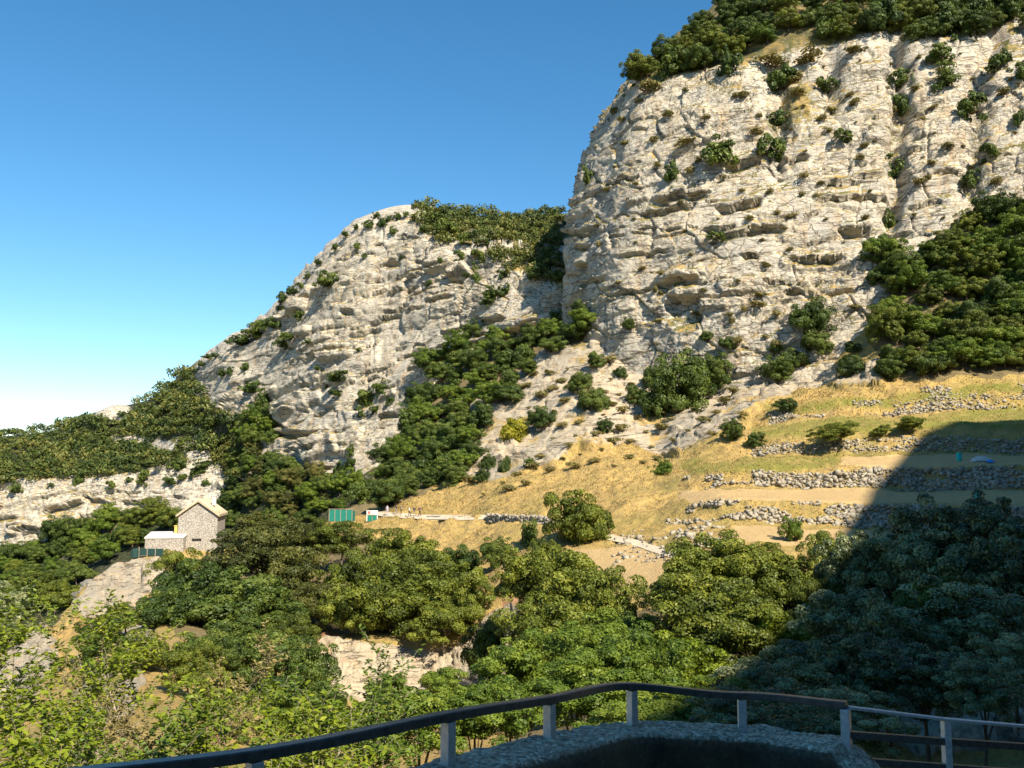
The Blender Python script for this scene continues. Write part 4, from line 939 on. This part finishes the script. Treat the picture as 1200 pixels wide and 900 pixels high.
for sgn in (-1, 1):
    m = MB(); ov = .35; x1 = sgn * (W / 2 + ov); z1 = ze - sl * ov; th = .34; e = .45
    m.add([(0, -e, zr + .02), (x1, -e, z1 + .02), (x1, DEP + e, z1 + .02), (0, DEP + e, zr + .02), (0, -e, zr + th), (x1, -e, z1 + th), (x1, DEP + e, z1 + th), (0, DEP + e, zr + th)],
          [(0, 1, 2, 3), (4, 7, 6, 5), (0, 4, 5, 1), (1, 5, 6, 2), (2, 6, 7, 3), (3, 7, 4, 0)][::1])
    roofR = link('roof', m.mesh('roof', MAT['tile']), house)
    m = MB(); n_ = 22
    for q in range(n_):
        y = -e + (DEP + 2 * e) * (q + .5) / n_; m.tube([(sgn * .05, y, zr + th + .0), (x1, y, z1 + th + .0)], .12, 6)
    link('tile_course', m.mesh('tile_course', MAT['tile'], True), roofR)
m = MB(); m.box((2.0, 3.2, zr + .05), (.6, .6, 1.5)); m.box((2.0, 3.2, zr + .85), (.8, .8, .14)); link('chimney', m.mesh('chimney', MAT['whitecap']), roofR)
m = MB(); m.box((-.1, -.02, at(231, 632.5, 150)[2] - base_z), (1.5, .12, .4)); link('lintel_opening', m.mesh('lintel_opening', MAT['dark']), house)
AN = at(192, 648, 147.0)
ann = bpy.data.objects.new('stone_annexe', None); COL.objects.link(ann); ann.location = (AN[0], AN[1], AN[2] - 1.6); ann.rotation_euler = (0, 0, math.radians(9)); tag(ann, 'low stone outbuilding with flat white roof against the gabled house', 'outbuilding')
zt = at(192, 631, 147)[2] - (AN[2] - 1.6)
m = MB(); m.box((0, 2.2, zt / 2), (6.0, 4.4, zt)); link('wall', m.mesh('wall', MAT['house']), ann)
m = MB(); m.add([(-3.1, -.12, zt + .01), (3.1, -.12, zt + .01), (3.1, 4.5, zt + .6), (-3.1, 4.5, zt + .6), (-3.1, -.12, zt + .2), (3.1, -.12, zt + .2), (3.1, 4.5, zt + .85), (-3.1, 4.5, zt + .85)], [(0, 1, 2, 3), (4, 7, 6, 5), (0, 4, 5, 1), (1, 5, 6, 2), (2, 6, 7, 3), (3, 7, 4, 0)])
rf = link('roof', m.mesh('roof', MAT['whitecap']), ann)
m = MB(); m.box((1.3, 3.2, zt + 1.2), (.75, .75, 1.2)); m.box((1.3, 3.2, zt + 1.85), (.9, .9, .12)); link('chimney', m.mesh('chimney', MAT['ochre']), rf)
TK = at(158, 655, 143.0); m = MB(); m.tube([(0, 0, 0), (0, 0, 1.15)], .62, 16); m.tube([(0, 0, 1.15), (0, 0, 1.3), (0, 0, 1.36)], [.62, .4, .2], 16); m.box((0, 0, .4), (1.27, .25, .08))
tk = link('water_tank', m.mesh('water_tank', MAT['tank'], False), None, (TK[0], TK[1], ground(TK[0], TK[1]) - .05)); tag(tk, 'dark green water tank below the white-roofed outbuilding', 'tank')
fn = bpy.data.objects.new('netting_fence', None); COL.objects.link(fn); FP = at(177, 655, 143.0); fzb = ground(FP[0], FP[1]); fn.location = (FP[0], FP[1], fzb); tag(fn, 'dark netted fence in front of the white-roofed outbuilding', 'fence')
for k in range(4):
    m = MB(); m.box((-1.95 + 1.3 * k, 0, .6), (.09, .09, 1.6)); link('post', m.mesh('post', MAT['timber']), fn)
for k in range(3):
    m = MB(); m.box((-1.3 + 1.3 * k, .03, .62), (1.2, .03, 1.1)); link('panel', m.mesh('panel', MAT['tank']), fn)

# ------------------------------------------------------------------ green-netted shed at the end of the path
SP = hit(399, 612)[0] if hit(399, 612) is not None else at(399, 612, 170); SP = at(399, 610, 164.0); sz = min(SP[2], ground(SP[0], SP[1]) + .3) - .3
shed = bpy.data.objects.new('netted_shed', None); COL.objects.link(shed); shed.location = (SP[0], SP[1], sz); tag(shed, 'teal green netting enclosure on timber posts at the end of the footpath', 'enclosure')
top = at(399, 597, 164)[2] - sz
for k in range(5):
    m = MB(); m.box((-2.1 + 1.05 * k, 0, top / 2), (.10, .10, top + .1)); link('post', m.mesh('post', MAT['timber']), shed)
    if k < 4:
        m = MB(); m.box((-1.575 + 1.05 * k, .02, top - 1.1), (.93, .05, 2.1)); link('panel', m.mesh('panel', MAT['netgreen']), shed)
m = MB(); m.box((0, 0, top + .08), (4.4, .14, .08)); link('top_rail', m.mesh('top_rail', MAT['timber']), shed)
m = MB(); m.add([(-2.15, .1, top - 2.2), (2.15, .1, top - 2.2), (2.15, 3, top - 2.2), (-2.15, 3, top - 2.2), (-2.15, .1, top - .1), (2.15, .1, top - .1), (2.15, 3, top - .4), (-2.15, 3, top - .4)], [(0, 3, 2, 1), (4, 5, 6, 7), (1, 2, 6, 5), (2, 3, 7, 6), (3, 0, 4, 7)]); link('cover', m.mesh('cover', MAT['netgreen']), shed)
GP = at(436, 613, 162.0); gz = ground(GP[0], GP[1]) - .1
gate = bpy.data.objects.new('gate_board', None); COL.objects.link(gate); gate.location = (GP[0], GP[1], gz); tag(gate, 'white notice board over a green gate at the end of the footpath', 'gate')
gt = at(436, 598, 162)[2] - gz
for x in (-.95, .95):
    m = MB(); m.box((x, 0, gt / 2), (.12, .12, gt)); link('post', m.mesh('post', MAT['white']), gate)
m = MB(); m.box((0, -.03, gt - .38), (1.76, .07, .74)); bd_ = link('board', m.mesh('board', MAT['white']), gate)
m = MB(); m.box((-.55, -.075, gt - .40), (.5, .02, .5)); link('print', m.mesh('print', MAT['redprint']), bd_)
for x in (-.43, .43):
    m = MB(); m.box((x, 0, (gt - .85) / 2), (.78, .05, gt - .95)); link('panel', m.mesh('panel', MAT['netgreen']), gate)

# ------------------------------------------------------------------ hikers
def hiker(cx, off, shirt, trouser, label, face, step=.18, pack=None):
    k_ = int(np.argmin(np.abs(proj(pts)[0] - cx))); P = pts[k_] + np.array([0, off, .13])
    root = bpy.data.objects.new('person', None); COL.objects.link(root); root.location = tuple(P); root.rotation_euler = (0, 0, face); tag(root, label, 'person', None)
    J = {'pel': (0, 0, .93, .13), 'waist': (0, 0, 1.08, .125), 'chest': (0, .01, 1.32, .15), 'neck': (0, 0, 1.48, .055), 'head': (0, -.02, 1.58, .085), 'crown': (0, -.02, 1.70, .075),
         'hl': (.09, 0, .88, .095), 'kl': (.10, -step, .5, .062), 'al': (.10, -step * .6, .09, .045), 'tl': (.10, -step * .6 - .17, .03, .035), 'hr': (-.09, 0, .88, .095), 'kr': (-.10, step * .2, .5, .062), 'ar': (-.10, step, .10, .045), 'tr': (-.10, step - .16, .03, .035),
         'sl': (.18, .01, 1.40, .062), 'el': (.25, .06, 1.14, .045), 'wl': (.24, -.06, .92, .032), 'fl': (.24, -.09, .82, .03), 'sr': (-.18, .01, 1.40, .062), 'er': (-.25, .04, 1.14, .045), 'wr': (-.25, -.12, .95, .032), 'fr': (-.25, -.16, .86, .03)}
    E = [('pel','waist'),('waist','chest'),('chest','neck'),('neck','head'),('head','crown'),('pel','hl'),('hl','kl'),('kl','al'),('al','tl'),('pel','hr'),('hr','kr'),('kr','ar'),('ar','tr'),('chest','sl'),('sl','el'),('el','wl'),('wl','fl'),('chest','sr'),('sr','er'),('er','wr'),('wr','fr')]
    ks = list(J); me = bpy.data.meshes.new('body'); me.from_pydata([J[k][:3] for k in ks], [(ks.index(a), ks.index(b)) for a, b in E], [])
    ob = link('body', me); ob.modifiers.new('s', 'SKIN'); ob.modifiers.new('d', 'SUBSURF').levels = 1
    sv = me.skin_vertices[0].data
    for k, v in zip(ks, sv): v.radius = (J[k][3], J[k][3])
    sv[0].use_root = True
    dg = bpy.context.evaluated_depsgraph_get(); new = bpy.data.meshes.new_from_object(ob.evaluated_get(dg)); ob.modifiers.clear(); ob.data = new; ob.parent = root
    new.materials.clear()
    for mm in (MAT['skin'], shirt, trouser, MAT['dark']): new.materials.append(mm)
    for p in new.polygons:
        c = p.center; p.use_smooth = True
        p.material_index = 3 if (c.z < .1 or c.z > 1.66) else 2 if c.z < .98 and abs(c.x) < .19 else 1 if 1.0 < c.z < 1.5 and (abs(c.x) < .22 or c.z > 1.2) else 0
    if pack:
        m = MB(); m.box((0, .2, 1.25), (.3, .2, .45)); link('backpack', m.mesh('backpack', pack, False, .04), root)
cl = {n: mat_plain('cloth_' + n, c, .9, 0, 6, .1) for n, c in (('lilac', (.42, .36, .46)), ('black', (.02, .02, .025)), ('white', (.6, .6, .6)), ('grey', (.2, .2, .21)), ('khaki', (.28, .24, .16)), ('navy', (.03, .04, .10)), ('red', (.25, .04, .04)))}
hiker(453.5, -.3, cl['lilac'], cl['lilac'], 'person in pale lilac clothes standing nearest the white notice board', .4, .05)
hiker(463, .3, cl['black'], cl['grey'], 'person in a black top and grey trousers standing under the tree on the path', 1.2, .1)
hiker(470, .1, cl['khaki'], cl['black'], 'person in khaki top waiting on the path', -1.0, .1)
hiker(479, -.2, cl['white'], cl['black'], 'person in a white shirt walking along the footpath', 1.5, .2)
hiker(485.5, .1, cl['black'], cl['khaki'], 'person in a black shirt and khaki trousers walking along the footpath', 1.5, .22, cl['navy'])
hiker(492, -.1, cl['navy'], cl['black'], 'person in dark clothes with a red backpack, last on the footpath', 1.5, .2, cl['red'])

# ------------------------------------------------------------------ things left on the terraces
def barrel(cx, cy, label):
    H = hit(cx, cy)[0]; m = MB()
    m.tube([(0, 0, 0), (0, 0, .05), (0, 0, .3), (0, 0, .33), (0, 0, .36), (0, 0, .62), (0, 0, .65), (0, 0, .68), (0, 0, .95), (0, 0, 1.0)], [.30, .335, .34, .36, .34, .34, .36, .34, .33, .30], 18)
    root = bpy.data.objects.new('barrel', None); COL.objects.link(root); root.location = tuple(H + np.array([0, 0, -.03])); tag(root, label, 'barrel')
    link('drum', m.mesh('drum', MAT['teal'], False), root); m = MB(); m.tube([(0, 0, 1.0), (0, 0, 1.07)], [.35, .33], 18); link('lid', m.mesh('lid', MAT['teal']), root)
barrel(1122, 538, 'teal plastic barrel on the upper earth track beside the pale sheet')
barrel(1146, 584, 'teal plastic barrel on the lower earth track beside the shaded trees')
H = hit(1148, 538)[0]; nS = 15; a = np.linspace(-1, 1, nS); XX, YY = np.meshgrid(a, a)
ZZ = np.clip(1 - (XX ** 2 + YY ** 2) * .9, 0, 1) * .7 + .1 * vnoise(XX * 3, YY * 3, XX * 0, 3) + .02
o = link('covered_heap', mesh_from('covered_heap', np.stack([XX * 1.5, YY * .9, ZZ], -1).reshape(-1, 3), grid_quads(nS, nS), MAT['sheet'], True), None, tuple(H - np.array([0, 0, .05]))); tag(o, 'pale sheet thrown over a low heap on the upper earth track', 'sheet')
H = hit(1156, 541)[0]; ZZ = np.clip(1 - (XX ** 2 + YY ** 2), 0, 1) * .35 + .08 * vnoise(XX * 4, YY * 4, XX * 0, 4) + .03
o = link('blue_tarpaulin', mesh_from('blue_tarpaulin', np.stack([XX * .55, YY * .4, ZZ], -1).reshape(-1, 3), grid_quads(nS, nS), MAT['blue'], True), None, tuple(H + np.array([0, -.5, -.03]))); tag(o, 'crumpled blue tarpaulin beside the pale sheet on the upper track', 'tarpaulin')

# ------------------------------------------------------------------ parapet, railing and the terrace underfoot
POST = [(60, 912, 962, 2.42), (297, 884, 952, 2.75), (525, 839, 895, 3.4), (644, 819.5, 866, 4.0), (741, 804, 849, 4.6), (870, 815, 853, 4.8), (992, 826, 868, 4.5)]
tops = np.array([at(p[0], p[1], p[3]) for p in POST]); feet = np.array([at(p[0], p[2], p[3]) for p in POST])
ext0 = tops[0] + (tops[0] - tops[1]) * 1.2; fext0 = feet[0] + (feet[0] - feet[1]) * 1.2
line = np.concatenate([[fext0], feet]); tl = np.concatenate([[0], np.cumsum(np.linalg.norm(np.diff(line[:, :2], axis=0), axis=1))])
tt = np.arange(0, tl[-1] + .26, .022); C3 = pchip(tl, line, np.minimum(tt, tl[-1]))
tan = np.gradient(C3[:, :2], axis=0); over = tt > tl[-1]
i_last = np.where(~over)[0][-1]; tl_dir = (C3[i_last, :2] - C3[i_last - 6, :2]); tl_dir /= np.linalg.norm(tl_dir)
for i in np.where(over)[0]:
    q = tt[i] - tl[-1]; C3[i, :2] = C3[i_last, :2] + tl_dir * q; C3[i, 2] = C3[i_last, 2] - .02 - q * .55 - q * q * 1.5
tan = np.gradient(C3[:, :2], axis=0); tan /= np.linalg.norm(tan, axis=1, keepdims=True); nin = np.stack([tan[:, 1], -tan[:, 0]], 1)       # towards the viewer
for _ in range(12): nin[1:-1] = (nin[:-2] + 2 * nin[1:-1] + nin[2:]) / 4
nin /= np.linalg.norm(nin, axis=1, keepdims=True)
WT = .27
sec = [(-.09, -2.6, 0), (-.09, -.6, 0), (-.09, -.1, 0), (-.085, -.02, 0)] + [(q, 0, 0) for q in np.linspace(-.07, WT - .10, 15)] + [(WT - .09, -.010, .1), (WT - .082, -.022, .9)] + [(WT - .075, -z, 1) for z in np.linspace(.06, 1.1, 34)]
R_ = np.array([[(*(C3[i, :2] + nin[i] * sx), C3[i, 2] + sz) for i in range(len(C3))] for sx, sz, _ in sec])
nzp = fbm(R_[..., 0] * 9, R_[..., 1] * 9, R_[..., 2] * 9, 4, 71); nzq = vnoise(R_[..., 0] * 45, R_[..., 1] * 45, R_[..., 2] * 45, 72); nzr = vnoise(R_[..., 0] * 2.2, R_[..., 1] * 2.2, R_[..., 2] * 2.2, 73)
sdv = np.array([q[2] for q in sec])[:, None]
NR = grid_normals(R_); NR = NR if NR[8, :, 2].mean() > 0 else -NR
R_ = R_ + NR * (.010 * nzp * (1 - .7 * sdv) + .005 * nzq * (1 - .95 * sdv) + .018 * nzr)[..., None]
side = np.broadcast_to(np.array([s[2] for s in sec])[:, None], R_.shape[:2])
par = bpy.data.objects.new('parapet_wall', None); COL.objects.link(par); tag(par, 'low curved concrete parapet with pebbly grey top at the viewpoint', 'wall')
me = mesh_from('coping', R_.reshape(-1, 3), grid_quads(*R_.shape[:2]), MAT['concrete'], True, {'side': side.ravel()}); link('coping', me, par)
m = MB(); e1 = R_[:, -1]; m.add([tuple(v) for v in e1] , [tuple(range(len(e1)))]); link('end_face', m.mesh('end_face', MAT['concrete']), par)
fl = MB(); fl.add([(-4, -4, -2.05), (6, -4, -2.05), (6, 2, -2.05), (3.2, 4.4, -2.05), (.6, 4.5, -2.05), (-1.2, 2.2, -2.05), (-4, 1.9, -2.05)] , [(0, 1, 2, 3, 4, 5, 6)])
struct(link('terrace_floor', fl.mesh('terrace_floor', MAT['concrete'])))
rail = bpy.data.objects.new('railing', None); COL.objects.link(rail); tag(rail, 'dark metal handrail on short galvanised posts along the curved parapet', 'railing')
def sweep(pts, w, h, mat, name, parent, bevel=.004):
    pts = np.array(pts); m = MB(); tn = np.gradient(pts, axis=0); tn /= np.linalg.norm(tn, axis=1, keepdims=True); V = []
    prof_ = [(-w/2 + bevel, -h/2), (w/2 - bevel, -h/2), (w/2, -h/2 + bevel), (w/2, h/2 - bevel), (w/2 - bevel, h/2), (-w/2 + bevel, h/2), (-w/2, h/2 - bevel), (-w/2, -h/2 + bevel)]
    for p, t in zip(pts, tn):
        s = np.cross(t, (0, 0, 1)); s /= np.linalg.norm(s); u = np.cross(s, t)
        V += [tuple(p + s * a + u * b) for a, b in prof_]
    n = len(pts); Fc = [(i * 8 + k, i * 8 + (k + 1) % 8, (i + 1) * 8 + (k + 1) % 8, (i + 1) * 8 + k) for i in range(n - 1) for k in range(8)] + [tuple(range(8))[::-1], tuple((n - 1) * 8 + k for k in range(8))]
    m.add(V, Fc); return link(name, m.mesh(name, mat), parent)
tline = np.concatenate([[ext0], tops]); tk_ = np.concatenate([[0], np.cumsum(np.linalg.norm(np.diff(tline, axis=0), axis=1))])
sweep(pchip(tk_, tline, np.linspace(0, tk_[-1], 60)), .046, .034, MAT['rail'], 'handrail', rail)
for i in range(len(POST)):
    t, f = tops[i], feet[i]; d = tops[min(i + 1, len(tops) - 1)] - tops[max(i - 1, 0)]; ang = math.atan2(d[1], d[0])
    m = MB(); z0 = f[2] - .06; z1 = t[2] - .02; m.box((f[0], f[1], (z0 + z1) / 2), (.042, .042, z1 - z0), Matrix.Rotation(ang, 3, 'Z')); link('post', m.mesh('post', MAT['galv'], False, .003), rail)
rail2 = bpy.data.objects.new('stair_railing', None); COL.objects.link(rail2); tag(rail2, 'lower railing with thin top bar and flat rails stepping down past the parapet', 'railing')
b0, b1, b2, b3 = at(994, 829, 4.5), at(1108, 843, 4.7), at(1200, 851, 4.9), at(1330, 862, 5.2)
sweep([b0, b1, b2, b3], .04, .014, MAT['galv'], 'top_bar', rail2, .002)
dz1 = np.array([0, 0, .0]); lo = [at(996, 861, 4.5), at(1108, 869, 4.7), at(1200, 875, 4.9), at(1330, 884, 5.2)]
sweep(lo, .03, .034, MAT['rail'], 'mid_rail', rail2, .003)
lo = [at(996, 891, 4.5), at(1108, 899, 4.7), at(1200, 906, 4.9), at(1330, 916, 5.2)]
sweep(lo, .03, .034, MAT['rail'], 'low_rail', rail2, .003)
for b in (b1, b3):
    m = MB(); m.box((b[0], b[1], b[2] - .55), (.038, .038, 1.1), Matrix.Rotation(.15, 3, 'Z')); link('post', m.mesh('post', MAT['galv'], False, .003), rail2)
kb = MB(); d = (b3 - b0); d[2] = 0; d /= np.linalg.norm(d); mid_ = (b0 + b3) / 2; kb.box((mid_[0], mid_[1], b3[2] - 1.4), (2.6, .4, .8), Matrix.Rotation(math.atan2(d[1], d[0]), 3, 'Z'))
low = link('stair_wall', kb.mesh('stair_wall', MAT['concrete'], False, .02)); tag(low, 'low concrete kerb wall carrying the stepped-down railing', 'wall')
print('objects', len(bpy.data.objects), 'tris', sum(len(m.loops) - 2 * len(m.polygons) for m in bpy.data.meshes))
